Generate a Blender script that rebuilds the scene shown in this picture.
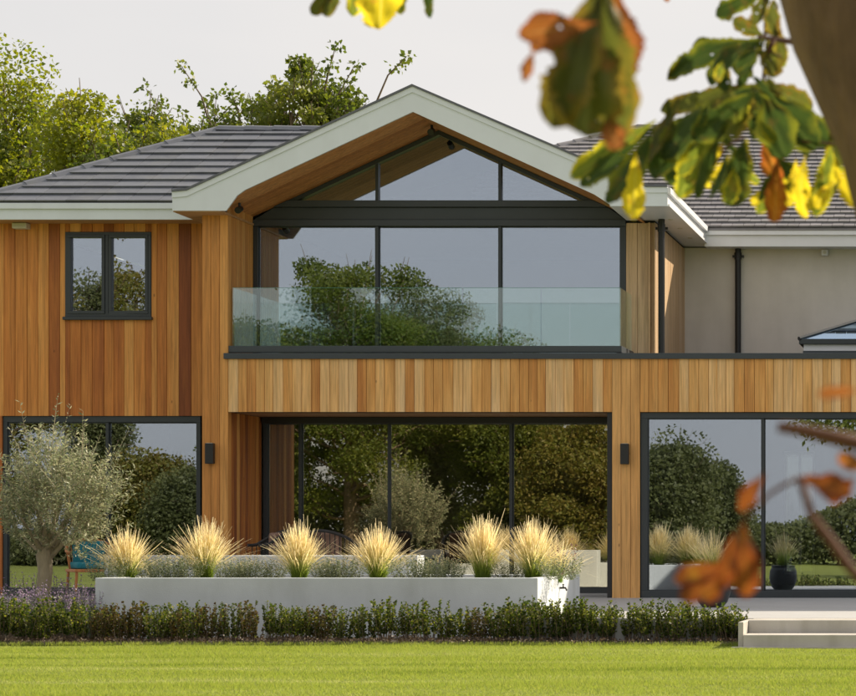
import bpy, math, random
import numpy as np
from mathutils import Vector, Matrix

for o in list(bpy.data.objects): bpy.data.objects.remove(o)
S = bpy.context.scene
C = S.collection
R = math.radians

# ------------------------------------------------------------------ camera
FPX, VX, VY, D0, EYE = 2250.0, 1007.0, 538.0, 30.0, 0.8
cd = bpy.data.cameras.new('camera'); cam = bpy.data.objects.new('camera', cd); C.objects.link(cam)
cam.location = (0, -D0, EYE); cam.rotation_euler = (R(90), 0, 0)
cd.sensor_width = 36; cd.lens = FPX/856*36
cd.shift_x = (428-VX)/856; cd.shift_y = (VY-348)/856
cd.clip_start = 0.1; cd.clip_end = 3000
cd.dof.use_dof = True; cd.dof.focus_distance = 29.5; cd.dof.aperture_fstop = 7.6
S.camera = cam

# ------------------------------------------------------------------ sky and sun
SUN = Vector((0.95, 1.0, 1.0)).normalized()
w = bpy.data.worlds.new('World'); S.world = w; w.use_nodes = True
nt = w.node_tree; bg = nt.nodes['Background']
sky = nt.nodes.new('ShaderNodeTexSky'); sky.sky_type = 'NISHITA'; sky.sun_disc = False
sky.sun_elevation = math.asin(SUN.z); sky.sun_rotation = math.atan2(SUN.x, SUN.y)
sky.dust_density = 3.0; sky.air_density = 1.0; sky.ozone_density = 2.0
tc = nt.nodes.new('ShaderNodeTexCoord')
mp = nt.nodes.new('ShaderNodeMapping'); mp.inputs['Scale'].default_value = (1.0, 1.0, 3.5)
nz = nt.nodes.new('ShaderNodeTexNoise'); nz.inputs['Scale'].default_value = 1.6; nz.inputs['Detail'].default_value = 5
nt.links.new(tc.outputs['Generated'], mp.inputs['Vector']); nt.links.new(mp.outputs['Vector'], nz.inputs['Vector'])
mr = nt.nodes.new('ShaderNodeMapRange'); mr.inputs['From Min'].default_value = .3; mr.inputs['From Max'].default_value = .7
mr.inputs['To Min'].default_value = .66; mr.inputs['To Max'].default_value = .98
nt.links.new(nz.outputs['Fac'], mr.inputs['Value'])
mx = nt.nodes.new('ShaderNodeMix'); mx.data_type = 'RGBA'
nt.links.new(mr.outputs['Result'], mx.inputs['Factor'])
nt.links.new(sky.outputs['Color'], mx.inputs['A'])
mx.inputs['B'].default_value = (7.75, 7.5, 7.3, 1)      # thin veil of high cloud
nt.links.new(mx.outputs['Result'], bg.inputs['Color']); bg.inputs['Strength'].default_value = 0.0755
sl = bpy.data.lights.new('sun', 'SUN'); sl.energy = 5.0; sl.angle = R(0.53); sl.color = (1.0, .87, .68)
sun = bpy.data.objects.new('sun', sl); C.objects.link(sun)
sun.rotation_euler = SUN.to_track_quat('Z', 'Y').to_euler()
S.view_settings.view_transform = 'Standard'; S.view_settings.look = 'None'
S.view_settings.exposure = 0.56; S.view_settings.gamma = 1.0
S.render.engine = 'CYCLES'
S.cycles.max_bounces = 10; S.cycles.transparent_max_bounces = 16

# ------------------------------------------------------------------ helpers
def WX(px, Y): return (px-VX)*(D0+Y)/FPX
def WZ(py, Y): return EYE+(VY-py)*(D0+Y)/FPX
def tag(o, label=None, cat=None, group=None, kind=None):
    if label: o['label'] = label
    if cat: o['category'] = cat
    if group: o['group'] = group
    if kind: o['kind'] = kind
    return o
def empty(name, loc=(0,0,0), parent=None):
    o = bpy.data.objects.new(name, None); C.objects.link(o); o.location = loc; o.empty_display_size = .2
    if parent: o.parent = parent
    return o
class MB:
    def __init__(s): s.v=[]; s.f=[]; s.m=[]
    def add(s, v, f, m=0):
        b=len(s.v); s.v += [tuple(a) for a in v]; s.f += [tuple(i+b for i in g) for g in f]; s.m += [m]*len(f)
    def box(s, x0,x1,y0,y1,z0,z1, m=0):
        s.add([(x0,y0,z0),(x1,y0,z0),(x1,y1,z0),(x0,y1,z0),(x0,y0,z1),(x1,y0,z1),(x1,y1,z1),(x0,y1,z1)],
              [(0,3,2,1),(4,5,6,7),(0,1,5,4),(1,2,6,5),(2,3,7,6),(3,0,4,7)], m)
    def prism(s, pts, y0, y1, m=0):
        n=len(pts)     # pts (x,z) counter-clockwise seen from -Y
        s.add([(x,y0,z) for x,z in pts]+[(x,y1,z) for x,z in pts],
              [tuple(range(n)), tuple(range(2*n-1,n-1,-1))]+[(i, i+n, (i+1)%n+n, (i+1)%n) for i in range(n)], m)
    def bar(s, a, b, wdt, y0, y1, m=0):
        (x0,z0),(x1,z1)=a,b; dx,dz=x1-x0,z1-z0; L=math.hypot(dx,dz); nx,nz=-dz/L*wdt/2,dx/L*wdt/2
        s.prism([(x0-nx,z0-nz),(x1-nx,z1-nz),(x1+nx,z1+nz),(x0+nx,z0+nz)], y0, y1, m)
    def tube(s, pts, rad, n=8, m=0, cap=True):
        pts=[Vector(p) for p in pts]; rs=rad if hasattr(rad,'__len__') else [rad]*len(pts)
        b=len(s.v); up=Vector((.13,.31,.94)).normalized()
        for i,p in enumerate(pts):
            t=(pts[min(i+1,len(pts)-1)]-pts[max(i-1,0)]).normalized()
            u=t.cross(up)
            if u.length<.05: u=t.cross(Vector((1,0,0)))
            u.normalize(); v=t.cross(u)
            for k in range(n):
                a=2*math.pi*k/n; s.v.append(tuple(p+(u*math.cos(a)+v*math.sin(a))*rs[i]))
        for i in range(len(pts)-1):
            for k in range(n):
                s.f.append((b+i*n+k, b+i*n+(k+1)%n, b+(i+1)*n+(k+1)%n, b+(i+1)*n+k)); s.m.append(m)
        if cap:
            s.f.append(tuple(b+k for k in range(n-1,-1,-1))); s.m.append(m)
            e=b+(len(pts)-1)*n; s.f.append(tuple(e+k for k in range(n))); s.m.append(m)
    def build(s, name, mats, parent=None, bevel=0, smooth=False):
        me=bpy.data.meshes.new(name); me.from_pydata(s.v,[],s.f)
        mats = mats if isinstance(mats,(list,tuple)) else [mats]
        for q in mats: me.materials.append(q)
        if len(mats)>1: me.polygons.foreach_set('material_index', s.m)
        if smooth: me.polygons.foreach_set('use_smooth',[True]*len(me.polygons))
        me.update()
        o=bpy.data.objects.new(name, me); C.objects.link(o)
        if parent: o.parent=parent
        if bevel:
            b=o.modifiers.new('bevel','BEVEL'); b.width=bevel; b.segments=2; b.limit_method='ANGLE'
        return o
def box(name, mat, x0,x1,y0,y1,z0,z1, parent=None, bevel=0):
    m=MB(); m.box(x0,x1,y0,y1,z0,z1); return m.build(name, mat, parent, bevel)

# ------------------------------------------------------------------ materials
def newmat(name):
    m=bpy.data.materials.new(name); m.use_nodes=True; n=m.node_tree.nodes; n.clear()
    out=n.new('ShaderNodeOutputMaterial'); return m, m.node_tree, n, m.node_tree.links, out
def paint(name, col, rough=.5, var=.06, scale=6, bump=.0, bscale=60, metallic=0, spec=.5, stretch=(1,1,1), dirt=0):
    m,t,n,l,out=newmat(name)
    p=n.new('ShaderNodeBsdfPrincipled'); l.new(p.outputs[0],out.inputs[0])
    p.inputs['Roughness'].default_value=rough; p.inputs['Metallic'].default_value=metallic
    p.inputs['Specular IOR Level'].default_value=spec
    g=n.new('ShaderNodeNewGeometry'); mp=n.new('ShaderNodeMapping'); mp.inputs['Scale'].default_value=stretch
    l.new(g.outputs['Position'],mp.inputs['Vector'])
    a=n.new('ShaderNodeTexNoise'); a.inputs['Scale'].default_value=scale; a.inputs['Detail'].default_value=6; a.inputs['Roughness'].default_value=.65
    l.new(mp.outputs[0],a.inputs['Vector'])
    r=n.new('ShaderNodeMapRange'); r.inputs['From Min'].default_value=.25; r.inputs['From Max'].default_value=.75
    r.inputs['To Min'].default_value=1-var; r.inputs['To Max'].default_value=1+var; l.new(a.outputs['Fac'],r.inputs['Value'])
    x=n.new('ShaderNodeVectorMath'); x.operation='SCALE'; x.inputs[0].default_value=col; l.new(r.outputs[0],x.inputs['Scale'])
    last=x.outputs[0]
    if dirt:
        d=n.new('ShaderNodeTexNoise'); d.inputs['Scale'].default_value=1.3; d.inputs['Detail'].default_value=8
        mp2=n.new('ShaderNodeMapping'); mp2.inputs['Scale'].default_value=(2.2,2.2,.5); l.new(g.outputs['Position'],mp2.inputs['Vector']); l.new(mp2.outputs[0],d.inputs['Vector'])
        rr=n.new('ShaderNodeMapRange'); rr.inputs['From Min'].default_value=.48; rr.inputs['From Max'].default_value=.75; rr.inputs['To Max'].default_value=dirt; l.new(d.outputs['Fac'],rr.inputs['Value'])
        mm=n.new('ShaderNodeMix'); mm.data_type='RGBA'; l.new(rr.outputs[0],mm.inputs['Factor']); l.new(last,mm.inputs['A'])
        mm.inputs['B'].default_value=(col[0]*.55,col[1]*.54,col[2]*.47,1); last=mm.outputs['Result']
    l.new(last,p.inputs['Base Color'])
    if bump:
        b=n.new('ShaderNodeTexNoise'); b.inputs['Scale'].default_value=bscale; b.inputs['Detail'].default_value=4; l.new(mp.outputs[0],b.inputs['Vector'])
        bb=n.new('ShaderNodeBump'); bb.inputs['Strength'].default_value=bump; bb.inputs['Distance'].default_value=.01
        l.new(b.outputs['Fac'],bb.inputs['Height']); l.new(bb.outputs[0],p.inputs['Normal'])
    return m
def wood(name, cols, rough=.55, axis='z', rnd=1.0):
    """cedar: each board (object) takes its own tone, grain runs along the board"""
    m,t,n,l,out=newmat(name)
    p=n.new('ShaderNodeBsdfPrincipled'); l.new(p.outputs[0],out.inputs[0]); p.inputs['Roughness'].default_value=rough
    p.inputs['Specular IOR Level'].default_value=.3
    g=n.new('ShaderNodeNewGeometry'); oi=n.new('ShaderNodeObjectInfo')
    off=n.new('ShaderNodeVectorMath'); off.operation='SCALE'; off.inputs[0].default_value=(37,51,29); l.new(oi.outputs['Random'],off.inputs['Scale'])
    ad=n.new('ShaderNodeVectorMath'); l.new(g.outputs['Position'],ad.inputs[0]); l.new(off.outputs[0],ad.inputs[1])
    mp=n.new('ShaderNodeMapping'); mp.inputs['Scale'].default_value={'z':(1,1,.035),'x':(.035,1,1),'y':(1,.035,1)}[axis]; l.new(ad.outputs[0],mp.inputs['Vector'])
    gr=n.new('ShaderNodeTexNoise'); gr.inputs['Scale'].default_value=34; gr.inputs['Detail'].default_value=7; gr.inputs['Roughness'].default_value=.7; gr.inputs['Distortion'].default_value=.4; l.new(mp.outputs[0],gr.inputs['Vector'])
    mp3=n.new('ShaderNodeMapping'); mp3.inputs['Scale'].default_value={'z':(1,1,.12),'x':(.12,1,1),'y':(1,.12,1)}[axis]; l.new(ad.outputs[0],mp3.inputs['Vector'])
    bl=n.new('ShaderNodeTexNoise'); bl.inputs['Scale'].default_value=7; bl.inputs['Detail'].default_value=5; l.new(mp3.outputs[0],bl.inputs['Vector'])
    cr=n.new('ShaderNodeValToRGB'); e=cr.color_ramp.elements
    while len(e)>1: e.remove(e[-1])
    for i,c in enumerate(cols):
        q=e[0] if i==0 else e.new(i/(len(cols)-1)); q.position=i/(len(cols)-1); q.color=(*c,1)
    mth=n.new('ShaderNodeMath'); mth.operation='MULTIPLY_ADD'; mth.inputs[1].default_value=.8; l.new(bl.outputs['Fac'],mth.inputs[0])
    m2=n.new('ShaderNodeMath'); m2.operation='MULTIPLY_ADD'; m2.inputs[1].default_value=rnd; m2.inputs[2].default_value=-.40+(1-rnd)*.5; l.new(oi.outputs['Random'],m2.inputs[0]); l.new(m2.outputs[0],mth.inputs[2])
    l.new(mth.outputs[0],cr.inputs['Fac'])
    gm=n.new('ShaderNodeMapRange'); gm.inputs['From Min'].default_value=.3; gm.inputs['From Max'].default_value=.7; gm.inputs['To Min'].default_value=.60; gm.inputs['To Max'].default_value=1.22; l.new(gr.outputs['Fac'],gm.inputs['Value'])
    sc=n.new('ShaderNodeVectorMath'); sc.operation='SCALE'; l.new(cr.outputs[0],sc.inputs[0]); l.new(gm.outputs[0],sc.inputs['Scale'])
    # small dark knots
    vo=n.new('ShaderNodeTexVoronoi'); vo.inputs['Scale'].default_value=2.6; mp4=n.new('ShaderNodeMapping'); mp4.inputs['Scale'].default_value={'z':(1.6,1.6,.8),'x':(.8,1.6,1.6),'y':(1.6,.8,1.6)}[axis]
    l.new(ad.outputs[0],mp4.inputs['Vector']); l.new(mp4.outputs[0],vo.inputs['Vector'])
    kr=n.new('ShaderNodeMapRange'); kr.inputs['From Min'].default_value=.025; kr.inputs['From Max'].default_value=.06; kr.inputs['To Min'].default_value=.6; kr.inputs['To Max'].default_value=0; l.new(vo.outputs['Distance'],kr.inputs['Value'])
    km=n.new('ShaderNodeMix'); km.data_type='RGBA'; l.new(kr.outputs[0],km.inputs['Factor']); l.new(sc.outputs[0],km.inputs['A']); km.inputs['B'].default_value=(.10,.035,.012,1)
    l.new(km.outputs['Result'],p.inputs['Base Color'])
    bb=n.new('ShaderNodeBump'); bb.inputs['Strength'].default_value=.25; bb.inputs['Distance'].default_value=.003; l.new(gr.outputs['Fac'],bb.inputs['Height']); l.new(bb.outputs[0],p.inputs['Normal'])
    return m
def glass(name, refl, tint=(.9,.93,.92), rcol=(.93,.96,1.0), wav=.0, power=5.0):
    m,t,n,l,out=newmat(name)
    lw=n.new('ShaderNodeLayerWeight'); lw.inputs['Blend'].default_value=.5
    pw=n.new('ShaderNodeMath'); pw.operation='POWER'; pw.inputs[1].default_value=power; l.new(lw.outputs['Facing'],pw.inputs[0])
    mr=n.new('ShaderNodeMapRange'); mr.inputs['To Min'].default_value=refl; mr.inputs['To Max'].default_value=.95; l.new(pw.outputs[0],mr.inputs['Value'])
    tr=n.new('ShaderNodeBsdfTransparent'); tr.inputs[0].default_value=(*tint,1)
    gl=n.new('ShaderNodeBsdfGlossy'); gl.inputs['Color'].default_value=(*rcol,1); gl.inputs['Roughness'].default_value=0.0
    ms=n.new('ShaderNodeMixShader'); l.new(mr.outputs[0],ms.inputs[0]); l.new(tr.outputs[0],ms.inputs[1]); l.new(gl.outputs[0],ms.inputs[2]); l.new(ms.outputs[0],out.inputs[0])
    if wav:
        g=n.new('ShaderNodeNewGeometry'); a=n.new('ShaderNodeTexNoise'); a.inputs['Scale'].default_value=.7; a.inputs['Detail'].default_value=1.0; l.new(g.outputs['Position'],a.inputs['Vector'])
        bb=n.new('ShaderNodeBump'); bb.inputs['Strength'].default_value=1; bb.inputs['Distance'].default_value=wav; l.new(a.outputs['Fac'],bb.inputs['Height']); l.new(bb.outputs[0],gl.inputs['Normal'])
    return m
def leafmat(name, cols, trans=.45, rough=.5, uvgrad=None, hue_noise=0, spec=.3, stretch=(1,1,1)):
    """cols: ramp picked per leaf (island)"""
    m,t,n,l,out=newmat(name)
    g=n.new('ShaderNodeNewGeometry'); cr=n.new('ShaderNodeValToRGB'); e=cr.color_ramp.elements
    while len(e)>1: e.remove(e[-1])
    for i,c in enumerate(cols):
        q=e[0] if i==0 else e.new(i/(len(cols)-1)); q.position=i/max(1,len(cols)-1); q.color=(*c,1)
    if hue_noise:
        a=n.new('ShaderNodeTexNoise'); a.inputs['Scale'].default_value=hue_noise; a.inputs['Detail'].default_value=3; mq=n.new('ShaderNodeMapping'); mq.inputs['Scale'].default_value=stretch; l.new(g.outputs['Position'],mq.inputs['Vector']); l.new(mq.outputs[0],a.inputs['Vector'])
        mm=n.new('ShaderNodeMath'); mm.operation='MULTIPLY_ADD'; mm.inputs[1].default_value=1.6; mm.inputs[2].default_value=-.55; l.new(a.outputs['Fac'],mm.inputs[0])
        m3=n.new('ShaderNodeMath'); m3.operation='MULTIPLY_ADD'; m3.inputs[1].default_value=.5; l.new(g.outputs['Random Per Island'],m3.inputs[0]); l.new(mm.outputs[0],m3.inputs[2])
        l.new(m3.outputs[0],cr.inputs['Fac'])
    else: l.new(g.outputs['Random Per Island'],cr.inputs['Fac'])
    col=cr.outputs[0]
    if uvgrad:
        uv=n.new('ShaderNodeUVMap'); sp=n.new('ShaderNodeSeparateXYZ'); l.new(uv.outputs[0],sp.inputs[0])
        c2=n.new('ShaderNodeValToRGB'); e=c2.color_ramp.elements
        while len(e)>1: e.remove(e[-1])
        for i,(p_,c) in enumerate(uvgrad):
            q=e[0] if i==0 else e.new(p_); q.position=p_; q.color=(*c,1)
        l.new(sp.outputs[1],c2.inputs[0])
        mu=n.new('ShaderNodeMix'); mu.data_type='RGBA'; mu.blend_type='MULTIPLY'; mu.inputs['Factor'].default_value=1
        l.new(col,mu.inputs['A']); l.new(c2.outputs[0],mu.inputs['B']); col=mu.outputs['Result']
    p=n.new('ShaderNodeBsdfPrincipled'); p.inputs['Roughness'].default_value=rough; p.inputs['Specular IOR Level'].default_value=spec; l.new(col,p.inputs['Base Color'])
    tl=n.new('ShaderNodeBsdfTranslucent')
    hs=n.new('ShaderNodeHueSaturation'); hs.inputs['Saturation'].default_value=1.15; hs.inputs['Value'].default_value=1.5; l.new(col,hs.inputs['Color']); l.new(hs.outputs[0],tl.inputs['Color'])
    ms=n.new('ShaderNodeMixShader'); ms.inputs[0].default_value=trans; l.new(p.outputs[0],ms.inputs[1]); l.new(tl.outputs[0],ms.inputs[2]); l.new(ms.outputs[0],out.inputs[0])
    return m

M={}
M['cedar']=wood('cedar',[(.28,.080,.022),(.50,.170,.036),(.66,.265,.060),(.74,.36,.10)])
M['cedar_pale']=wood('cedar_pale',[(.50,.20,.05),(.66,.32,.09),(.76,.42,.14),(.80,.50,.22),(.76,.53,.29)],rnd=.68)
M['cedar_post']=wood('cedar_post',[(.56,.24,.06),(.66,.31,.085),(.72,.38,.12)])
M['cedar_pillar']=wood('cedar_pillar',[(.60,.29,.085),(.70,.38,.13),(.76,.45,.18)])
M['cedar_soffit']=wood('cedar_soffit',[(.46,.19,.06),(.60,.27,.09),(.68,.34,.13)],axis='x')
M['cedar_flat']=wood('cedar_flat',[(.40,.20,.09),(.50,.27,.12),(.56,.32,.16)],axis='x')
M['cedar_upper']=wood('cedar_upper',[(.50,.32,.17),(.58,.39,.22),(.62,.44,.27)])
M['dark_gap']=paint('membrane',(.03,.022,.018),.9)
M['metal']=paint('anthracite_aluminium',(.030,.038,.044),.38,.08,3)
M['metal2']=paint('anthracite_coping',(.040,.050,.060),.42,.10,2)
M['black']=paint('black_plastic',(.012,.012,.013),.45)
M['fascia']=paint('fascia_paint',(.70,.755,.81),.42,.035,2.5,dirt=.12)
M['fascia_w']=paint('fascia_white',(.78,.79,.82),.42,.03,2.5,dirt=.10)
M['render']=paint('wall_render',(.66,.62,.56),.85,.05,3,.15,120,dirt=.22)
M['planter']=paint('planter_render',(.62,.655,.67),.8,.07,2.2,.25,90,dirt=.34)
M['slate']=None
M['terrace']=paint('terrace_stone',(.42,.42,.42),.6,.06,2,.1,40,dirt=.15)
M['stepstone']=paint('step_stone',(.50,.47,.42),.7,.09,3,.1,60,dirt=.65)
M['interior']=paint('interior_paint',(.30,.28,.24),.8,.04)
M['interior_pale']=paint('interior_pale_paint',(.36,.35,.32),.8,.04)
M['ifloor']=paint('interior_floor',(.25,.22,.19),.35,.05)
M['curtain']=paint('curtain_linen',(.42,.42,.41),.9,.08,2,.2,80)
M['glass']=glass('window_glass',.32,(.80,.84,.82),(.86,.93,1.06),wav=.0012)
M['glass_low']=glass('tinted_door_glass',.33,(.70,.70,.64),(1.0,.98,.88),wav=.0014)
M['bal_glass']=glass('balustrade_glass',.11,(.90,.96,.94),(.92,1,.98),wav=.001)
M['lantern_glass']=glass('lantern_glass',.62,(.5,.6,.7),(.62,.80,1.0))
M['rear_glass']=glass('rear_window_glass',.25,(.35,.37,.34))
M['twig']=paint('twig_bark',(.11,.040,.018),.8,.2,30)
M['curtain_dark']=paint('grey_curtain',(.24,.25,.27),.9,.08,2,.2,80)
M['glass_edge']=paint('glass_edge',(.10,.28,.23),.15,.05)
M['bark']=paint('bark',(.16,.115,.08),.9,.35,9,.8,30,stretch=(1,1,.3))
M['bark_chest']=paint('chestnut_bark',(.14,.085,.045),.9,.75,7,1.0,40,stretch=(1,1,.3))
M['bark_olive']=paint('olive_bark',(.30,.25,.17),.9,.35,14,1.0,40,stretch=(1,1,.3))
M['soil']=paint('soil',(.055,.040,.030),.95,.4,20,1.0,40)
M['pale_paint']=paint('pale_plastic',(.62,.60,.52),.5)

def slate_mat(name, col, rough=.45, islands=False):
    m,t,n,l,out=newmat(name)
    p=n.new('ShaderNodeBsdfPrincipled'); l.new(p.outputs[0],out.inputs[0]); p.inputs['Roughness'].default_value=rough
    oi=n.new('ShaderNodeObjectInfo'); g=n.new('ShaderNodeNewGeometry')
    a=n.new('ShaderNodeTexNoise'); a.inputs['Scale'].default_value=9; a.inputs['Detail'].default_value=7; l.new(g.outputs['Position'],a.inputs['Vector'])
    s=n.new('ShaderNodeMath'); s.operation='MULTIPLY_ADD'; s.inputs[1].default_value=.32; s.inputs[2].default_value=.62
    l.new(g.outputs['Random Per Island'] if islands else oi.outputs['Random'],s.inputs[0])
    r=n.new('ShaderNodeMath'); r.operation='MULTIPLY_ADD'; r.inputs[1].default_value=.5; l.new(a.outputs['Fac'],r.inputs[0]); l.new(s.outputs[0],r.inputs[2])
    x=n.new('ShaderNodeVectorMath'); x.operation='SCALE'; x.inputs[0].default_value=col; l.new(r.outputs[0],x.inputs['Scale'])
    # lichen and weathering streaks
    b=n.new('ShaderNodeTexNoise'); b.inputs['Scale'].default_value=2.3; b.inputs['Detail'].default_value=9; b.inputs['Roughness'].default_value=.7; l.new(g.outputs['Position'],b.inputs['Vector'])
    rr=n.new('ShaderNodeMapRange'); rr.inputs['From Min'].default_value=.5; rr.inputs['From Max'].default_value=.72; rr.inputs['To Max'].default_value=.4; l.new(b.outputs['Fac'],rr.inputs['Value'])
    mm=n.new('ShaderNodeMix'); mm.data_type='RGBA'; l.new(rr.outputs[0],mm.inputs['Factor']); l.new(x.outputs[0],mm.inputs['A']); mm.inputs['B'].default_value=(.22,.22,.19,1)
    l.new(mm.outputs['Result'],p.inputs['Base Color'])
    bb=n.new('ShaderNodeBump'); bb.inputs['Strength'].default_value=.3; bb.inputs['Distance'].default_value=.004; l.new(a.outputs['Fac'],bb.inputs['Height']); l.new(bb.outputs[0],p.inputs['Normal'])
    return m
M['slate']=slate_mat('slate',(.120,.128,.150))
M['tile']=slate_mat('roof_tile',(.20,.19,.20),.6)
M['tile_i']=slate_mat('roof_tile_small',(.20,.19,.20),.6,True)

# ================================================================== SETTING
LZ=-.26
def lawn_material():
    m,t,n,l,out=newmat('lawn_grass')
    p=n.new('ShaderNodeBsdfPrincipled'); l.new(p.outputs[0],out.inputs[0]); p.inputs['Roughness'].default_value=.9; p.inputs['Specular IOR Level'].default_value=.1
    g=n.new('ShaderNodeNewGeometry')
    def noise(sc,st,det=6):
        mp=n.new('ShaderNodeMapping'); mp.inputs['Scale'].default_value=st; l.new(g.outputs['Position'],mp.inputs['Vector'])
        a=n.new('ShaderNodeTexNoise'); a.inputs['Scale'].default_value=sc; a.inputs['Detail'].default_value=det; l.new(mp.outputs[0],a.inputs['Vector']); return a.outputs['Fac']
    cr=n.new('ShaderNodeValToRGB'); e=cr.color_ramp.elements; e[0].position=.3; e[0].color=(.13,.15,.035,1); e[1].position=.72; e[1].color=(.30,.33,.08,1)
    mm=n.new('ShaderNodeMath'); mm.operation='ADD'
    a1=n.new('ShaderNodeMath'); a1.operation='MULTIPLY'; a1.inputs[1].default_value=.5; l.new(noise(1.0,(.25,1.6,1)),a1.inputs[0])
    a2=n.new('ShaderNodeMath'); a2.operation='MULTIPLY'; a2.inputs[1].default_value=.5; l.new(noise(40,(1,1,1)),a2.inputs[0])
    l.new(a1.outputs[0],mm.inputs[0]); l.new(a2.outputs[0],mm.inputs[1]); l.new(mm.outputs[0],cr.inputs[0]); l.new(cr.outputs[0],p.inputs['Base Color'])
    return m
M['lawn']=lawn_material()
mb=MB(); mb.add([(-900,-900,LZ),(900,-900,LZ),(900,900,LZ),(-900,900,LZ)],[(0,1,2,3)])
ground=mb.build('lawn',M['lawn']); tag(ground,kind='structure')

TX=WX(743,-8.45)          # cheek face left of the steps
PLX0,PLX1=WX(95,-6.7),-4.86
PY0,PY1=-6.7,-4.4
def struct(o): o['kind']='structure'; return o
# terrace: behind the planter and right up to the steps
struct(box('terrace',M['terrace'],-15.5,8,PY1+.0,1.5,LZ+.01,0.0))
struct(box('terrace',M['terrace'],PLX1+.01,8,-7.55,PY1-.002,LZ+.01,-.002))
mb=MB(); mb.box(TX,8,-8.0,-7.552,LZ+.008,-.004); struct(mb.build('step',M['stepstone'],bevel=.008))
mb=MB(); mb.box(TX+.002,8,-8.45,-8.004,LZ+.006,-.129); struct(mb.build('step',M['stepstone'],bevel=.008))
mb=MB(); mb.box(WX(737.5,-8.45),TX-.002,-8.40,-7.56,LZ+.004,-.008); struct(mb.build('step_cheek_wall',M['stepstone'],bevel=.006))
struct(box('stone_edging',M['stepstone'],TX-.1,8,-8.56,-8.452,LZ-.02,LZ+.018))
# beds of soil
mb=MB()
rng=np.random.default_rng(5)
def soil_sheet(x0,x1,y0,y1,z,name='planting_bed',amp=.03):
    nx=int((x1-x0)/.12)+2; ny=max(3,int((y1-y0)/.12)+2)
    v=[];f=[]
    for j in range(ny):
        for i in range(nx):
            e=0 if (i in(0,nx-1) or j in(0,ny-1)) else 1
            v.append((x0+(x1-x0)*i/(nx-1),y0+(y1-y0)*j/(ny-1),z+e*rng.uniform(0,amp)))
    for j in range(ny-1):
        for i in range(nx-1): a=j*nx+i; f.append((a,a+1,a+nx+1,a+nx))
    q=MB(); q.add(v,f); return struct(q.build(name,M['soil']))
soil_sheet(-15,WX(738,-8)+.0,-8.03,PY0-.005,LZ+.012)
soil_sheet(-15,PLX0-.005,PY0-.0,PY1-.005,LZ+.03)

# grass blades on the visible part of the lawn
def strips_mesh(name, base, tip, width, mat, kind='stuff'):
    n=len(base); d=tip-base; side=np.stack([np.random.default_rng(3).uniform(-1,1,n),np.random.default_rng(4).uniform(-.4,.4,n),np.zeros(n)],1)
    side/=np.linalg.norm(side,axis=1)[:,None]
    v=np.empty((n,3,3)); v[:,0]=base-side*width[:,None]; v[:,1]=base+side*width[:,None]; v[:,2]=tip
    me=bpy.data.meshes.new(name); me.vertices.add(3*n); me.vertices.foreach_set('co',v.reshape(-1)); me.loops.add(3*n); me.loops.foreach_set('vertex_index',np.arange(3*n,dtype=np.int32))
    me.polygons.add(n); me.polygons.foreach_set('loop_start',np.arange(0,3*n,3,dtype=np.int32)); me.materials.append(mat); me.update(calc_edges=True)
    o=bpy.data.objects.new(name,me); C.objects.link(o); return o
M['blade']=leafmat('grass_blade',[(.10,.14,.03),(.19,.25,.048),(.31,.33,.095),(.21,.28,.06),(.44,.42,.21)],.5,.5,hue_noise=.55,stretch=(.28,2.2,1))
N=420000
u=rng.random(N)
dd=13.5+ (21.98-13.5)*rng.random(N)**.85
pxs=rng.uniform(-40,900,N)
bx=(pxs-VX)*dd/FPX; by=dd-30
keep=~((bx>TX-.1)&(by>-8.46)); bx=bx[keep]; by=by[keep]; n=len(bx)
h=rng.uniform(.010,.028,n)*(1+.5*np.sin(bx*1.7+np.sin(by*2.1)*2)*np.sin(by*3.3+bx))
ln=rng.normal(0,.012,(n,2))
base=np.stack([bx,by,np.full(n,LZ-.002)],1); tip=np.stack([bx+ln[:,0],by+ln[:,1],LZ+h],1)
tag(strips_mesh('lawn_grass',base,tip,rng.uniform(.0016,.0036,n),M['blade']),'short sunlit mown grass in front of the hedge','grass',kind='stuff')
# ragged longer edge of the lawn
n=9000; bx=rng.uniform(-10.2,TX,n); by=-8.03+rng.normal(0,.02,n)
base=np.stack([bx,by,np.full(n,LZ)],1); tip=np.stack([bx+rng.normal(0,.015,n),by+rng.normal(0,.015,n),LZ+rng.uniform(.02,.06,n)],1)
tag(strips_mesh('lawn_edge_grass',base,tip,rng.uniform(.0025,.004,n),M['blade']),'longer ragged grass along the edge of the lawn at the hedge foot','grass',kind='stuff')

# ================================================================== HOUSE
house=empty('house',(-7.8,1.0,0)); tag(house,'modern two storey house clad in vertical cedar boards with a wide glazed gable and balcony','house')
def hp(o):      # parent to the house without moving it
    o.parent=house; o.matrix_parent_inverse=Matrix.Translation((7.8,-1.0,0)); return o
def hpart(name, mb_, mat, bevel=0): return hp(mb_.build(name, mat, None, bevel))
def child(o, parent):
    o.parent=parent; return o      # parents below sit with identity world transform
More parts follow.
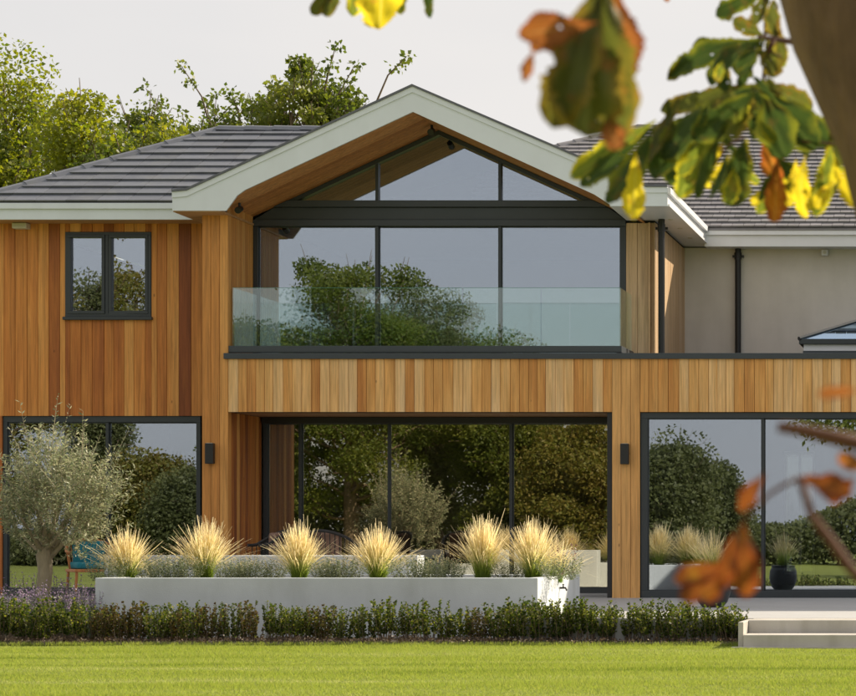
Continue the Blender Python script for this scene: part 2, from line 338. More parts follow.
# unit board mesh: face at y=0, x in -.5..+.5, z 0..1, body to y=1
def unit_board(name, mat):
    e=.018
    prof=[(-.5,1),(-.5,.35),(-.5+e,0),(.5-e,0),(.5,.35),(.5,1)]
    v=[(x,y,0) for x,y in prof]+[(x,y,1) for x,y in prof]; n=len(prof)
    f=[(i,i+1,i+1+n,i+n) for i in range(n-1)]+[(n-1,0,n,2*n-1),tuple(range(n-1,-1,-1)),tuple(range(n,2*n))]
    me=bpy.data.meshes.new(name); me.from_pydata(v,[],f); me.materials.append(mat); me.update(); return me
UB={k:unit_board('board_'+k,M[k]) for k in('cedar','cedar_pale','cedar_post','cedar_upper','cedar_pillar')}
rb=random.Random(11)
def inst(me,name,loc,scale,rot=(0,0,0),parent=None):
    o=bpy.data.objects.new(name,me); C.objects.link(o); o.location=loc; o.scale=scale; o.rotation_euler=rot
    if parent: o.parent=parent
    return o
def boards_front(parent,kind,x0,x1,Y,z0,z1,wd=.145,holes=(),gap=.0025,jit=.12):
    """vertical boards facing the camera; holes: (hx0,hx1,hz0,hz1)"""
    xs=[x0]
    while xs[-1]<x1-wd*.6: xs.append(xs[-1]+wd*(1+rb.uniform(-jit,jit)))
    xs[-1]=x1
    for hx0,hx1,_a,_b in holes: xs=[q for q in xs if min(abs(q-hx0),abs(q-hx1))>.04]+[h for h in (hx0,hx1) if x0<h<x1]
    cuts=sorted(set(xs))
    for a,b in zip(cuts[:-1],cuts[1:]):
        segs=[(z0,z1)]
        for hx0,hx1,hz0,hz1 in holes:
            if b>hx0+.005 and a<hx1-.005:
                ns=[]
                for s0,s1 in segs:
                    if hz0>s0: ns.append((s0,min(hz0,s1)))
                    if hz1<s1: ns.append((max(hz1,s0),s1))
                segs=ns
        for s0,s1 in segs:
            if s1-s0<.03: continue
            inst(UB[kind],'board',((a+b)/2,Y+rb.uniform(-.0025,.0025),s0),(b-a-gap,.022,s1-s0),parent=parent)
def boards_side(parent,kind,X,y0,y1,z0,z1,wd=.13,sgn=1):
    """vertical boards on a wall that faces +X (sgn=1)"""
    n=max(1,round((y1-y0)/wd)); wd=(y1-y0)/n
    for i in range(n):
        inst(UB[kind],'board',(X,y0+(i+.5)*wd,z0),(wd-.005,.022,z1-z0),(0,0,R(90)*sgn),parent)
def wall(name, mat, *boxes, bevel=0):
    m=MB()
    for b in boxes: m.box(*b)
    return hpart(name,m,mat,bevel)
Xp0,Xp1=WX(202,0),WX(228,0)      # left post
XL=WX(-6,1)                      # left end of the left wing
XR=0.1                           # where the right block begins
ZS=5.10                          # soffit height
ZB0,ZB1=WZ(412,0),WZ(359,0)      # cladding band
XG0,XG1=Xp1,-5.25                # upper glazing between
XSW=-4.84                        # side wall of gable block
# --- structural core (walls behind the boards)
swx=(WX(66,1)+.0,WX(152,1),WZ(317,1),WZ(232,1))       # small window hole
glx=(WX(3,1),WX(200.5,1),0,WZ(416,1))                 # left sliding door hole
wl=wall('cladding_wall',M['dark_gap'],
   (XL,swx[0],1.0,1.25,glx[3],5.12),(swx[1],Xp0+.2,1.0,1.25,glx[3],5.12),(swx[0],swx[1],1.0,1.25,swx[3],5.12),(swx[0],swx[1],1.0,1.25,glx[3],swx[2]),
   (XL,glx[0],1.0,1.25,0,glx[3]),(XL,XL+.2,1.25,8,0,5.12))
boards_front(wl_:=empty('board_rows',parent=None),'cedar',XL,Xp0+.1,.978,glx[3],ZS+.02,.15,holes=[swx]) if False else None
def kids(parent): # children stay in world coordinates
    k=lambda o: setattr(o,'parent',parent)
class Par:  # small adaptor: gives boards a parent whose inverse cancels the house offset
    pass
def fix(parent):
    """children of house parts: house part has parent inverse that cancels the house offset, so its world matrix is identity"""
    return parent
boards_front(wl,'cedar',XL,Xp0+.15,.978,glx[3],ZS+.03,.150,holes=[swx])
boards_front(wl,'cedar',XL,glx[0],.978,0,glx[3],.150)
# left post
wp=wall('corner_post',M['dark_gap'],(Xp0+.012,Xp1-.024,.022,1.0,0,5.1))
boards_front(wp,'cedar_post',Xp0,Xp1,-.001,0.0,5.11,.115,jit=.05)
boards_side(wp,'cedar_post',Xp1-.001,.022,1.0,3.2,5.24,.11)
boards_side(wp,'cedar',Xp1-.0015,.022,1.35,0,ZB0-.001,.11)
# band
wbn=wall('cladding_band',M['dark_gap'],(Xp1+.001,9,.022,.30,ZB0+.002,ZB1-.02))
xa,xb_=WX(612,0),WX(640,0)
boards_front(wbn,'cedar_pale',Xp1+.002,xa,-.002,ZB0,ZB1,.127)
boards_front(wbn,'cedar_pale',xb_,9,-.002,ZB0,ZB1,.127)
# right hand pillar
wpl=wall('pillar',M['dark_gap'],(xa+.012,xb_-.012,.022,1.35,0,ZB0+.001),)
boards_front(wpl,'cedar_pillar',xa,xb_,-.004,0,ZB1,.127,jit=.06)
# opening soffit
wso=wall('opening_soffit',M['cedar_flat'],(Xp1,xa,.024,1.45,ZB0+.003,ZB0+.02))
# rendered / inner slabs
wall('floor_slab',M['interior'],(XL+.2,9,1.40,8,2.75,3.15),(XL+.2,xa,1.26,1.40,2.55,3.15),(Xp1,9,.31,1.40,2.72,3.1))
wall('flat_roof',M['metal2'],(XSW,9,.30,3.8,3.15,3.19)); wall('balcony_floor',M['terrace'],(Xp1,XSW-.003,.12,1.05,3.12,3.20))
# coping
wall('parapet_coping',M['metal2'],(WX(223.5,-.03),9,-.035,.32,WZ(358.8,-.035),WZ(353,-.035)),bevel=.004)
# upper right cladding beside the glazing + side wall
wu=wall('upper_cladding_wall',M['dark_gap'],(XG1+.02,XSW-.022,1.022,1.2,3.19,5.12),(XSW-.2,XSW-.022,1.2,3.8,3.19,5.12))
boards_front(wu,'cedar_upper',XG1,WX(649,1),1.0,3.19,5.14,.16,jit=.03)
box('corner_trim',M['cedar_upper'],WX(649.1,1),WX(651,1),.93,1.02,3.19,5.14,wu,.003)
box('board',M['cedar_upper'],WX(651,1)+.001,WX(654.6,1),1.0,1.02,3.19,5.14,wu,.002)
box('corner_trim',M['cedar_upper'],WX(654.7,1),XSW,.94,1.02,3.19,5.14,wu,.003)
boards_side(wu,'cedar_upper',XSW,1.022,3.8,3.19,5.14,.14)
# rendered back wall of the right wing
wall('rendered_wall',M['render'],(XSW-.2,XR,3.8,4.0,3.16,5.16))
# block to the right, beyond the frame
wr=wall('right_block_wall',M['dark_gap'],(XR,9,1.022,1.2,3.19,5.3),(XR,XR+.2,1.2,8,3.19,5.3),(8.8,9,1.2,8,0,5.3))
boards_front(wr,'cedar_upper',XR,9,1.0,3.19,5.3,.16)
# rear and interior walls
bw0,bw1=WX(781,6.5),WX(812,6.5)
bwz0,bwz1=.2,WZ(450,6.5)
wall('rear_wall',M['interior'],(XL,bw0,7.0,7.2,0,2.75),(bw1,9,7.0,7.2,0,2.75),(bw0,bw1,7,7.2,bwz1,2.75),(bw0,bw1,7,7.2,0,bwz0),(XL,9,7,7.2,3.15,6.4))
wall('partition_wall',M['interior'],(Xp0+.05,Xp1-.05,1.3,7,0,2.7),(xa+.05,xb_-.05,1.4,7,0,2.7),(Xp0+.05,Xp1-.06,1.2,7,3.2,5.2))
wall('ceiling',M['interior_pale'],(XL+.2,Xp0+.04,1.27,7,5.14,5.2))
wall('interior_floor',M['ifloor'],(XL+.2,9,1.46,7,.0,.03),(XL+.2,9,1.30,7,3.16,3.19))

m=MB()
for k in (bw0,(bw0+bw1)/2-.02,bw1-.04): m.box(k,k+.04,7.05,7.12,bwz0,bwz1)
m.box(bw0,bw1,7.06,7.11,bwz1-.05,bwz1); m.box(bw0,bw1,7.06,7.11,bwz0,bwz0+.05)
rw=hpart('rear_window',m,M['fascia_w']); box('pane',M['rear_glass'],bw0+.01,bw1-.01,7.08,7.09,bwz0+.01,bwz1-.01,rw)
# --- small casement window
def frame_rect(m,x0,x1,z0,z1,t,y0,y1):
    m.box(x0,x1,y0,y1,z1-t,z1); m.box(x0,x1,y0,y1,z0,z0+t); m.box(x0,x0+t,y0,y1,z0+t,z1-t); m.box(x1-t,x1,y0,y1,z0+t,z1-t)
x0,x1,z0,z1=swx
m=MB(); frame_rect(m,x0+.002,x1-.002,z0+.002,z1-.002,.045,.965,1.08); xm=WX(107.5,1); m.box(xm-.022,xm+.022,.968,1.08,z0+.047,z1-.047)
win=hpart('casement_window',m,M['metal'],.003)
m=MB(); frame_rect(m,x0+.04,xm-.024,z0+.04,z1-.04,.042,.955,1.03); o=m.build('sash',M['metal'],win,.004)
m=MB(); m.box(x0+.082,xm-.066,1.0,1.012,z0+.082,z1-.082); m.build('pane',M['glass'],win)
# right sash stands very slightly ajar
piv=Vector((x1-.04,1.0,0)); wdt=(x1-.04)-(xm+.024)
m=MB(); frame_rect(m,-wdt,0,z0+.04,z1-.04,.042,-.045,.03); o=m.build('sash',M['metal'],win,.004); o.location=piv; o.rotation_euler=(0,0,R(-1.7))
m=MB(); m.box(-wdt+.042,-.042,-.004,.008,z0+.082,z1-.082); o=m.build('pane',M['glass'],win); o.location=piv; o.rotation_euler=(0,0,R(-1.7))
m=MB(); m.prism([(x0-.02,z0-.045),(x1+.02,z0-.045),(x1+.02,z0-.002),(x0-.02,z0-.002)],.925,1.0); m.build('sill',M['metal'],win,.005)

# --- sliding doors
def sliding(name,x0,x1,z0,z1,Y,mull,t=.06,tt=.085,tb=.1,glassm='glass',mt=.03,label=None):
    m=MB(); dpt=.13
    m.box(x0,x1,Y,Y+dpt,z1-tt,z1); m.box(x0,x1,Y,Y+dpt,z0,z0+tb); m.box(x0,x0+t,Y,Y+dpt,z0+tb,z1-tt); m.box(x1-t,x1,Y,Y+dpt,z0+tb,z1-tt)
    d=hpart(name,m,M['metal'],.004)
    if label: d['label']=label
    es=[x0+t]+mull+[x1-t]
    for k in mull: box('mullion',M['metal'],k-mt/2,k+mt/2,Y+.015,Y+.10,z0+tb,z1-tt,d,.003)
    for i in range(len(es)-1):
        a=es[i]+(mt/2 if i else 0)+.001; b=es[i+1]-(mt/2 if i<len(es)-2 else 0)-.001
        off=.035+.03*(i%2)
        m=MB(); frame_rect(m,a,b,z0+tb+.001,z1-tt-.001,.012,Y+off-.012,Y+off+.03); sd=m.build('door_leaf',M['metal'],d)
        box('pane',M[glassm],a+.013,b-.013,Y+off,Y+off+.012,z0+tb+.014,z1-tt-.014,d)
    return d
dL=sliding('sliding_door',glx[0],glx[1],0,glx[3]-.002,1.0,[WX(107,1)])
dC=sliding('sliding_door',WX(263,1.35),WX(612,1.35)+.1,0,ZB0+.0,1.36,[WX(300,1.36),WX(388.5,1.36),WX(511,1.36)],glassm='glass_low')
dR=sliding('sliding_door',xb_+.003,WX(1010,.03),0,ZB0-.004,.03,[WX(763,.04),WX(886,.04)],t=.095,tt=.08,tb=.095,mt=.028)
box('blind_guide',M['black'],xa-.07,xa-.004,.03,.12,.0,ZB0-.001,dC,.004)
box('head_box',M['black'],Xp1+.03,xa-.003,1.25,1.358,ZB0-.09,ZB0+.001,dC,.004)
box('threshold',M['terrace'],Xp1+.03,xa-.003,1.2,1.355,.001,.03,dC)
# end pillar + wall right of the frame
wpr=wall('pillar',M['dark_gap'],(WX(1010,0)+.012,WX(1040,0),.022,1.35,0,ZB0+.001),(WX(1040,0),9,.022,.3,0,ZB0+.001))
boards_front(wpr,'cedar_post',WX(1010,0),9,-.004,0,ZB0-.001,.13)

# --- upper glazing (plane Y=1.0, 31 m away)
YG=1.0
APX,APZ=-7.83,6.419
def zl(x): return APZ-(APX-x)*.466
def zr(x): return APZ-(x-APX)*.455
def zt(x): return min(zl(x),zr(x))
gz0=3.19; tz0,tz1=WZ(226,YG),WZ(200.5,YG)
g0,g1=XG0+.0,XG1
m=MB()
m.box(g0,WX(258,YG),YG,YG+.15,gz0,tz0); m.box(WX(620,YG),g1,YG,YG+.15,gz0,tz0)
m.box(g0,g1,YG-.01,YG+.15,gz0,gz0+.12)
ug=hpart('glazed_gable',m,M['metal'],.004); ug['label']='two storey dark framed glazing filling the gable above the balcony'
# transom in three stepped bands
zz=[tz0,WZ(219.5,YG),WZ(207,YG),tz1]
lx=lambda z:max(g0,APX-(APZ-z)/.466); rx=lambda z:min(g1,APX+(APZ-z)/.455)
m=MB(); m.box(g0,g1,YG-.02,YG+.15,zz[0],zz[1]-.004)
def trap(za,zb,y0): m.prism([(lx(za),za),(rx(za),za),(rx(zb),zb),(lx(zb),zb)],y0,YG+.15)
trap(zz[1],zz[2]-.002,YG+.02); trap(zz[2],zz[3],YG-.03); m.build('transom',M['metal2'],ug,.004)
mu1,mu2=WX(376.5,YG),WX(499.5,YG)
for k in (mu1,mu2):
    box('mullion',M['metal'],k-.02,k+.02,YG+.01,YG+.11,gz0+.12,tz0-.001,ug,.003)
    m=MB(); m.prism([(k-.02,tz1+.001),(k+.02,tz1+.001),(k+.02,zt(k+.02)-.01),(k-.02,zt(k-.02)-.01)],YG+.012,YG+.10); m.build('mullion',M['metal'],ug)
es=[WX(258,YG),mu1,mu2,WX(620,YG)]
for i in range(3):
    a=es[i]+(.021 if i else .001); b=es[i+1]-(.021 if i<2 else .001)
    off=.05+.02*(i%2)
    m=MB(); frame_rect(m,a,b,gz0+.121,tz0-.001,.011,YG+off-.01,YG+off+.03); m.build('door_leaf',M['metal'],ug)
    box('pane',M['glass'],a+.012,b-.012,YG+off,YG+off+.012,gz0+.14,tz0-.018,ug)
# rake frames and gable panes
m=MB()
e0,e1=lx(tz1),rx(tz1)
for (p,q,sg) in (((e0,tz1),(APX,APZ),1),((e1,tz1),(APX,APZ),-1)):
    m.prism([(p[0],p[1]),(p[0]+sg*.13,p[1]),(q[0],q[1]-.062),(q[0],q[1])] if sg>0 else [(p[0]-.13,p[1]),(p[0],p[1]),(q[0],q[1]),(q[0],q[1]-.062)],YG-.005,YG+.13)
m.build('rake_frame',M['metal'],ug)
def pane_poly(pts):
    q=MB(); q.prism(pts,YG+.06,YG+.072); return q.build('pane',M['glass'],ug)
o_=.055
pane_poly([(e0+.13,tz1+.002),(mu1-.02,tz1+.002),(mu1-.02,zl(mu1-.02)-o_)])
pane_poly([(mu1+.02,tz1+.002),(mu2-.02,tz1+.002),(mu2-.02,zr(mu2-.02)-o_),(APX,APZ-.06),(mu1+.02,zl(mu1+.02)-o_)])
pane_poly([(mu2+.02,tz1+.002),(e1-.13,tz1+.002),(mu2+.02,zr(mu2+.02)-o_)])

# --- gable fascia, traced at its own plane
YF=-.35
def F(px,py): return (WX(px,YF),WZ(py,YF))
outer=[F(172.3,192),F(187,190.6),F(412.5,86.5),F(592,163.5),F(646,187),F(667.5,187)]
inner=[F(667.5,206),F(612,206),F(603,200),F(594,194.2),F(412.7,111.6),F(285.8,170.8),F(244.9,189.8),F(237,195.4),F(231.8,202.7),F(226,210.6),F(172.3,210.6)]
m=MB()
# as quads along the rake (no concave n-gon)
seg=[(outer[0],outer[1],F(226,210.6),F(172.3,210.6)),
     (outer[1],F(231,170),F(231.8,202.7),F(226,210.6)),
     (F(231,170),F(238,166.7),F(237,195.4),F(231.8,202.7)),
     (F(238,166.7),F(247,162.5),F(244.9,189.8),F(237,195.4)),
     (F(247,162.5),outer[2],inner[4],F(244.9,189.8)),
     (outer[2],outer[3],F(594,194.2),inner[4]),
     (outer[3],F(618,174.8),F(603,200),F(594,194.2)),
     (F(618,174.8),F(646,187),F(612,206),F(603,200)),
     (F(646,187),F(667.5,187),F(667.5,206),F(612,206))]
for a,b,c,d in seg:
    if a==outer[1]: pass
    m.prism([d,c,b,a],YF,YF+.03)
gf=hpart('gable_fascia',m,M['fascia'])
m=MB()
tr=[F(172.3,192),F(187,190.6),F(412.5,86.5),F(592,163.5),F(646,187),F(667.5,187)]
for a,b in zip(tr[:-1],tr[1:]):
    w_=.075
    m.prism([(a[0],a[1]-w_),(b[0],b[1]-w_),b,a],YF-.016,YF-.001)
m.build('fascia_trim',M['fascia'],gf)
m=MB()   # slate verge above the fascia
for a,b in zip(tr[:-1],tr[1:]): m.prism([(a[0],a[1]+.001),(b[0],b[1]+.001),(b[0],b[1]+.03),(a[0],a[1]+.03)],YF-.035,YF+.06)
m.build('verge',M['slate'],gf)
# gable soffit planks, running along the rake
pl=unit_board('plank',M['cedar_soffit'])
def soffit(parent,xa_,za_,xb2,zb2,y0,y1,wd,me,up):
    L=math.hypot(xb2-xa_,zb2-za_); ang=math.atan2(zb2-za_,xb2-xa_); n=round((y1-y0)/wd); wd=(y1-y0)/n
    for i in range(n):
        o=bpy.data.objects.new('plank',me); C.objects.link(o); o.parent=parent
        X=Vector((0,1,0)); Z=Vector((math.cos(ang),0,math.sin(ang))); Y=Z.cross(X)
        if Y.z<0: Y=-Y; X=-X
        mt=Matrix((X,Y,Z)).transposed().to_4x4(); mt.translation=Vector((xa_,y0+(i+.5)*wd,za_))
        o.matrix_local=mt@Matrix.Diagonal((wd-.004,.018,L,1))
gs=hpart('gable_soffit',(lambda q:(q.prism([(g0-.03,zl(g0-.03)+.03),(APX,APZ+.03),(APX,APZ+.05),(g0-.03,zl(g0-.03)+.05)],YF+.03,YG+.1),q.prism([(APX,APZ+.03),(g1+.1,zr(g1+.1)+.03),(g1+.1,zr(g1+.1)+.05),(APX,APZ+.05)],YF+.03,YG+.1),q)[-1])(MB()),M['dark_gap'])
soffit(gs,g0-.02,zl(g0-.02)+.006,APX,APZ+.006,YF+.032,YG+.03,.135,pl,1)
soffit(gs,APX,APZ+.006,g1+.25,zr(g1+.25)+.006,YF+.032,YG+.03,.135,pl,1)
# flat eave soffits
wall('eave_soffit',M['cedar_flat'],(WX(172.3,YF),Xp1+.02,YF+.03,.97,ZS+.003,ZS+.03))
ZR=WZ(206,YF)
wall('eave_soffit',M['fascia_w'],(-5.24,-4.45,YF+.03,1.02,ZR+.001,ZR+.03),(XSW-.02,-4.45,1.022,3.42,ZR+.0015,ZR+.031),)
# side fascia on the right of the gable block (sunlit)
m=MB(); XFs=WX(667.5,YF)
m.box(XFs-.03,XFs,YF+.031,3.39,ZR,ZR+.235); m.box(XFs+.001,XFs+.045,YF-.02,3.34,ZR+.16,ZR+.24); hpart('side_fascia',m,M['fascia_w'],.004)
# right wing fascia
YRF=3.4; zf0,zf1=WZ(246.5,YRF),WZ(229.5,YRF)
m=MB(); m.box(XFs-.02,XR,YRF,YRF+.03,zf0,zf1); m.box(XFs-.02,XR,YRF-.04,YRF-.001,zf1-.085,zf1+.002); hpart('wing_fascia',m,M['fascia_w'],.004)
wall('eave_soffit',M['fascia_w'],(XSW-.02,XFs-.021,3.421,3.81,ZR+.0015,ZR+.031))
wall('eave_soffit',M['fascia_w'],(XFs-.02,XR,YRF+.03,3.81,zf0+.01,zf0+.04))
# left wing fascia
YLF=.5; zf2,zf3=WZ(219.5,YLF),WZ(203.5,YLF)
XE=WX(-33,YLF)
m=MB(); m.box(XE,Xp0+.1,YLF,YLF+.03,zf2,zf3); m.box(XE-.01,Xp0+.1,YLF-.035,YLF-.001,zf3-.075,zf3+.004); m.box(XE-.0,XE+.03,YLF+.031,6,zf2,zf3); hpart('wing_fascia',m,M['fascia'],.004)
wall('eave_soffit',M['cedar_flat'],(XE+.031,WX(172.3,YF),YLF+.03,.975,zf2+.012,zf2+.03))
wall('eave_soffit',M['cedar_flat'],(XE+.031,XL-.001,.976,6,zf2+.012,zf2+.03))
# right block eave (beyond the frame)
m=MB(); m.box(XR-.35,9.4,.10,.13,5.2,5.43); m.box(XR-.35,XR-.32,.131,6,5.2,5.43); hpart('wing_fascia',m,M['fascia_w'],.004)
wall('eave_soffit',M['fascia_w'],(XR-.319,9.4,.131,1.02,5.205,5.23))

# --- roofs
def roof_tiles(parent, origin, length_fn, pitch, rows, gauge, wd, th, me_mat, stuff_mat, max_parts, xlo, xhi, vis, name='slate'):
    """front slope; origin (y,z) of eave; length_fn(s)->(x0,x1) at slope distance s"""
    v=[(-.5,0,0),(.5,0,0),(.5,1,0),(-.5,1,0),(-.5,0,1),(.5,0,1),(.5,1,.35),(-.5,1,.35)]
    f=[(0,3,2,1),(4,5,6,7),(0,1,5,4),(1,2,6,5),(2,3,7,6),(3,0,4,7)]
    me=bpy.data.meshes.new(name); me.from_pydata(v,[],f); me.materials.append(me_mat); me.update()
    q=MB(); cnt=0; rr=random.Random(4)
    cp,sp_=math.cos(pitch),math.sin(pitch)
    for r_ in range(rows):
        s=r_*gauge; a,b=length_fn(s+gauge*.5)
        x=a-(wd*.5 if r_%2 else 0)
        while x<b:
            xa2,xb3=max(x,a),min(x+wd,b); x+=wd
            if xb3-xa2<.04: continue
            w_=xb3-xa2-.006; lift=rr.uniform(0,.004)
            loc=Vector(((xa2+xb3)/2, origin[0]+s*cp-(.012+lift)*sp_, origin[1]+s*sp_+(.012+lift)*cp))
            rx=pitch-.045+rr.uniform(-.006,.006); sc=(w_,gauge*1.12,th)
            if cnt<max_parts and xb3>xlo and xa2<xhi and vis(xa2,r_):
                inst(me,name,loc,sc,(rx,0,0),parent); cnt+=1
            else:
                mt=Matrix.Translation(loc)@Matrix.Rotation(rx,4,'X')@Matrix.Diagonal((*sc,1))
                q.add([mt@Vector(p) for p in v],f)
    if q.v:
        o=q.build(name+'s',stuff_mat,parent); o['kind']='stuff'
# left wing hip roof
p1=R(29.7); Ye,ze=YLF-.03,zf3+.01; run=2.55; ridge_y=Ye+run; ridge_z=ze+run*math.tan(p1)
Xh=XE-.02; xr0=Xh+run; xrt=-8.6
m=MB()
xea=-7.86-(6.77-ze)/.469; xrt=-7.86-(6.77-min(ridge_z,6.76))/.469
m.add([(Xh,Ye,ze),(xea,Ye,ze),(xrt,ridge_y,ridge_z),(xr0,ridge_y,ridge_z),(Xh,Ye+2*run,ze),(xea,Ye+2*run,ze),
       (Xh,Ye,ze-.03),(xea,Ye,ze-.03),(Xh,Ye+2*run,ze-.03),(xea,Ye+2*run,ze-.03)],
      [(0,1,2,3),(3,2,5,4),(0,3,4),(0,6,7,1),(0,4,8,6),(6,8,9,7),(4,5,9,8),(1,7,9,5,2)])
rl=hpart('wing_roof',m,M['slate']); rl['label']='grey slate hipped roof over the left wing'
sl_len=run/math.cos(p1)
roof_tiles(rl,(Ye,ze),lambda s:(Xh+s*math.cos(p1),xea+(xrt-xea)*s/sl_len),p1,11,sl_len/11,.42,.022,M['slate'],M['slate'],300,-15,-9.6,lambda x,r:True)
def hip_tiles(parent,a,b,n,mat,wd=.11,name='hip_tile'):
    a,b=Vector(a),Vector(b); d=(b-a); L=d.length; t=d.normalized()
    side=t.cross(Vector((0,0,1))).normalized(); up=side.cross(t)
    ln=L/n
    me=bpy.data.meshes.new(name)
    v=[];prof=[(-wd,-.055),(-wd*.5,.008),(0,.03),(wd*.5,.008),(wd,-.055)]
    for k,y in enumerate((0,ln*1.08)):
        for px_,pz in prof: v.append((px_,y,pz-.012*k))
        for px_,pz in prof: v.append((px_*.93,y,pz-.02-.012*k))
    f=[(i,i+1,11+i,10+i) for i in range(4)]+[(i+6,i+5,15+i,16+i) for i in range(4)]+[(i,i+5,i+6,i+1) for i in range(4)]
    me.from_pydata(v,[],f); me.materials.append(mat); me.update()
    for i in range(n):
        mt=Matrix((side,t,up)).transposed().to_4x4(); mt.translation=a+t*(i*ln)+up*.03
        o=bpy.data.objects.new(name,me); C.objects.link(o); o.parent=parent; o.matrix_local=mt
hip_tiles(rl,(Xh,Ye,ze),(xr0,ridge_y,ridge_z),9,M['slate'])
hip_tiles(rl,(xr0,ridge_y,ridge_z),(xrt,ridge_y,ridge_z),9,M['slate'],.13,'ridge_tile')
# gable roof running back
m=MB()
zo=.02
a0,a1,a2=(WX(172.3,YF),WZ(192,YF)+zo),(WX(412.5,YF),WZ(86.5,YF)+zo),(XFs,WZ(187,YF)+zo)
am,an=(WX(187,YF),WZ(190.6,YF)+zo),(WX(646,YF),WZ(187,YF)+zo)
for p_,q_ in ((a0,am),(am,a1),(a1,an),(an,a2)):
    m.prism([(p_[0],p_[1]-.06),(q_[0],q_[1]-.06),(q_[0],q_[1]-.002),(p_[0],p_[1]-.002)],YF+.062,6.8)
gr=hpart('gable_roof',m,M['slate'])
# slate courses seen edge-on on the right slope
# right wing hip roof
p2=R(30); Ye2,ze2=YRF-.05,zf1+.012; run2=3.78; ry2=Ye2+run2; rz2=ze2+run2*math.tan(p2)
xh2=WX(637,ry2); xl2=xh2-5.5; xR2=XR+5
m=MB()
m.add([(xl2,Ye2,ze2),(xR2,Ye2,ze2),(xR2,ry2,rz2),(xh2,ry2,rz2),(xl2,Ye2+2*run2,ze2),(xR2,Ye2+2*run2,ze2),
       (xl2,Ye2,ze2-.03),(xR2,Ye2,ze2-.03),(xl2,Ye2+2*run2,ze2-.03),(xR2,Ye2+2*run2,ze2-.03)],
      [(0,1,2,3),(3,2,5,4),(0,3,4),(0,6,7,1),(0,4,8,6),(6,8,9,7),(4,5,9,8),(1,7,9,5,2)])
rr_=hpart('wing_roof',m,M['tile']); rr_['label']='hipped roof of small brown grey tiles over the right wing'
L2=run2/math.cos(p2); nrow=25; g2=L2/nrow
roof_tiles(rr_,(Ye2,ze2),lambda s:(max(xl2+s*math.cos(p2)*5.5/run2,-8.2),xR2 if s<99 else 0),p2,nrow,g2,.165,.030,M['tile'],M['tile_i'],300,WX(668,4.5),WX(858,4.5),lambda x,r:True,name='tile')
hip_tiles(rr_,(xl2,Ye2,ze2),(xh2,ry2,rz2),24,M['tile'])
hip_tiles(rr_,(xh2,ry2,rz2),(xR2,ry2,rz2),28,M['tile'],.12,'ridge_tile')
# right block roof (beyond the frame)
m=MB(); xq=XR-.38
m.add([(xq,.08,5.44),(9.4,.08,5.44),(9.4,3.6,7.1),(xq+3,3.6,7.1),(xq,7.2,5.44),(9.4,7.2,5.44),(xq,.08,5.41),(9.4,.08,5.41),(xq,7.2,5.41),(9.4,7.2,5.41)],
      [(0,1,2,3),(3,2,5,4),(0,3,4),(0,6,7,1),(0,4,8,6),(6,8,9,7),(4,5,9,8),(1,7,9,5,2)])
hpart('wing_roof',m,M['tile'])

# --- balcony balustrade
zb0,zb1=WZ(346,.05),WZ(287.5,.05)
m=MB(); bx0,bx1=WX(229,.05),WX(622,.05)
m.box(bx0,bx1,.02,.11,WZ(352.5,.05)+.0,zb0); m.box(bx1-.09,bx1,.111,.98,WZ(352.5,.05),zb0)
bal=hpart('balustrade',m,M['metal2'],.003); bal['label']='frameless glass balustrade in a dark floor channel along the balcony'
js=[WX(k,.05) for k in (232,310,462.5,541,621)]
for a,b in zip(js[:-1],js[1:]):
    p_=box('glass_panel',M['bal_glass'],a+.006,b-.006,.055,.072,zb0+.001,zb1-.004,bal)
    box('panel_edge',M['glass_edge'],a+.006,b-.006,.056,.071,zb1-.004,zb1,bal)
box('glass_panel',M['bal_glass'],js[-1]-.03,js[-1]-.013,.10,.97,zb0+.001,zb1,bal)
box('glass_panel',M['bal_glass'],js[0]+.005,js[0]+.02,.10,.97,zb0+.001,zb1,bal)
# --- downpipes
def downpipe(px,Y,ytop,zbot):
    x=WX(px,Y); zt_=WZ(ytop,Y); q=MB(); q.tube([(x,Y,zbot),(x,Y,zt_)],.045,14)
    d=hpart('downpipe',q,M['black'])
    q=MB(); q.tube([(x,Y,zt_-.20),(x,Y,zt_-.10)],.055,14); q.box(x-.085,x+.085,Y+.01,Y+.05,zt_-.17,zt_-.135); q.build('pipe_bracket',M['black'],d)
    q=MB(); q.tube([(x,Y,zbot),(x,Y,zbot+.08)],.053,14); q.build('pipe_shoe',M['black'],d)
    return d
downpipe(661.5,.88,217,3.19); downpipe(738,3.72,246,3.19)
# --- roof lantern
lx0=WX(799,1.0); ly0,ly1=1.0,3.2; lz0,lz1=WZ(344,1.0),WZ(339.5,1.0); lx1=-.55; lp=.39
q=MB(); q.box(lx0+.05,lx1-.05,ly0+.05,ly1-.05,3.19,lz0-.09); lan=hpart('roof_lantern',q,M['metal2'],.004)
box('kerb',M['fascia_w'],lx0+.06,lx1-.06,ly0+.06,ly1-.06,lz0-.088,lz0-.001,lan)
q=MB(); frame_q=[(lx0,ly0),(lx1,ly0),(lx1,ly1),(lx0,ly1)]
q.box(lx0,lx1,ly0,ly0+.07,lz0,lz1+.01); q.box(lx0,lx1,ly1-.07,ly1,lz0,lz1+.01); q.box(lx0,lx0+.07,ly0+.07,ly1-.07,lz0,lz1+.01); q.box(lx1-.07,lx1,ly0+.07,ly1-.07,lz0,lz1+.01)
q.build('base_frame',M['metal'],lan,.004)
hy=(ly1-ly0)/2; apz=lz1+hy*lp*1.1; A=Vector((lx0+hy,ly0+hy,apz)); B=Vector((lx1-hy+.0,ly0+hy,apz))
cs=[Vector((x,y,lz1+.01)) for x,y in frame_q]
for c_,a_ in zip(cs,(A,B,B,A)):
    q=MB(); q.tube([c_,a_],.032,6); q.build('hip_bar',M['metal'],lan)
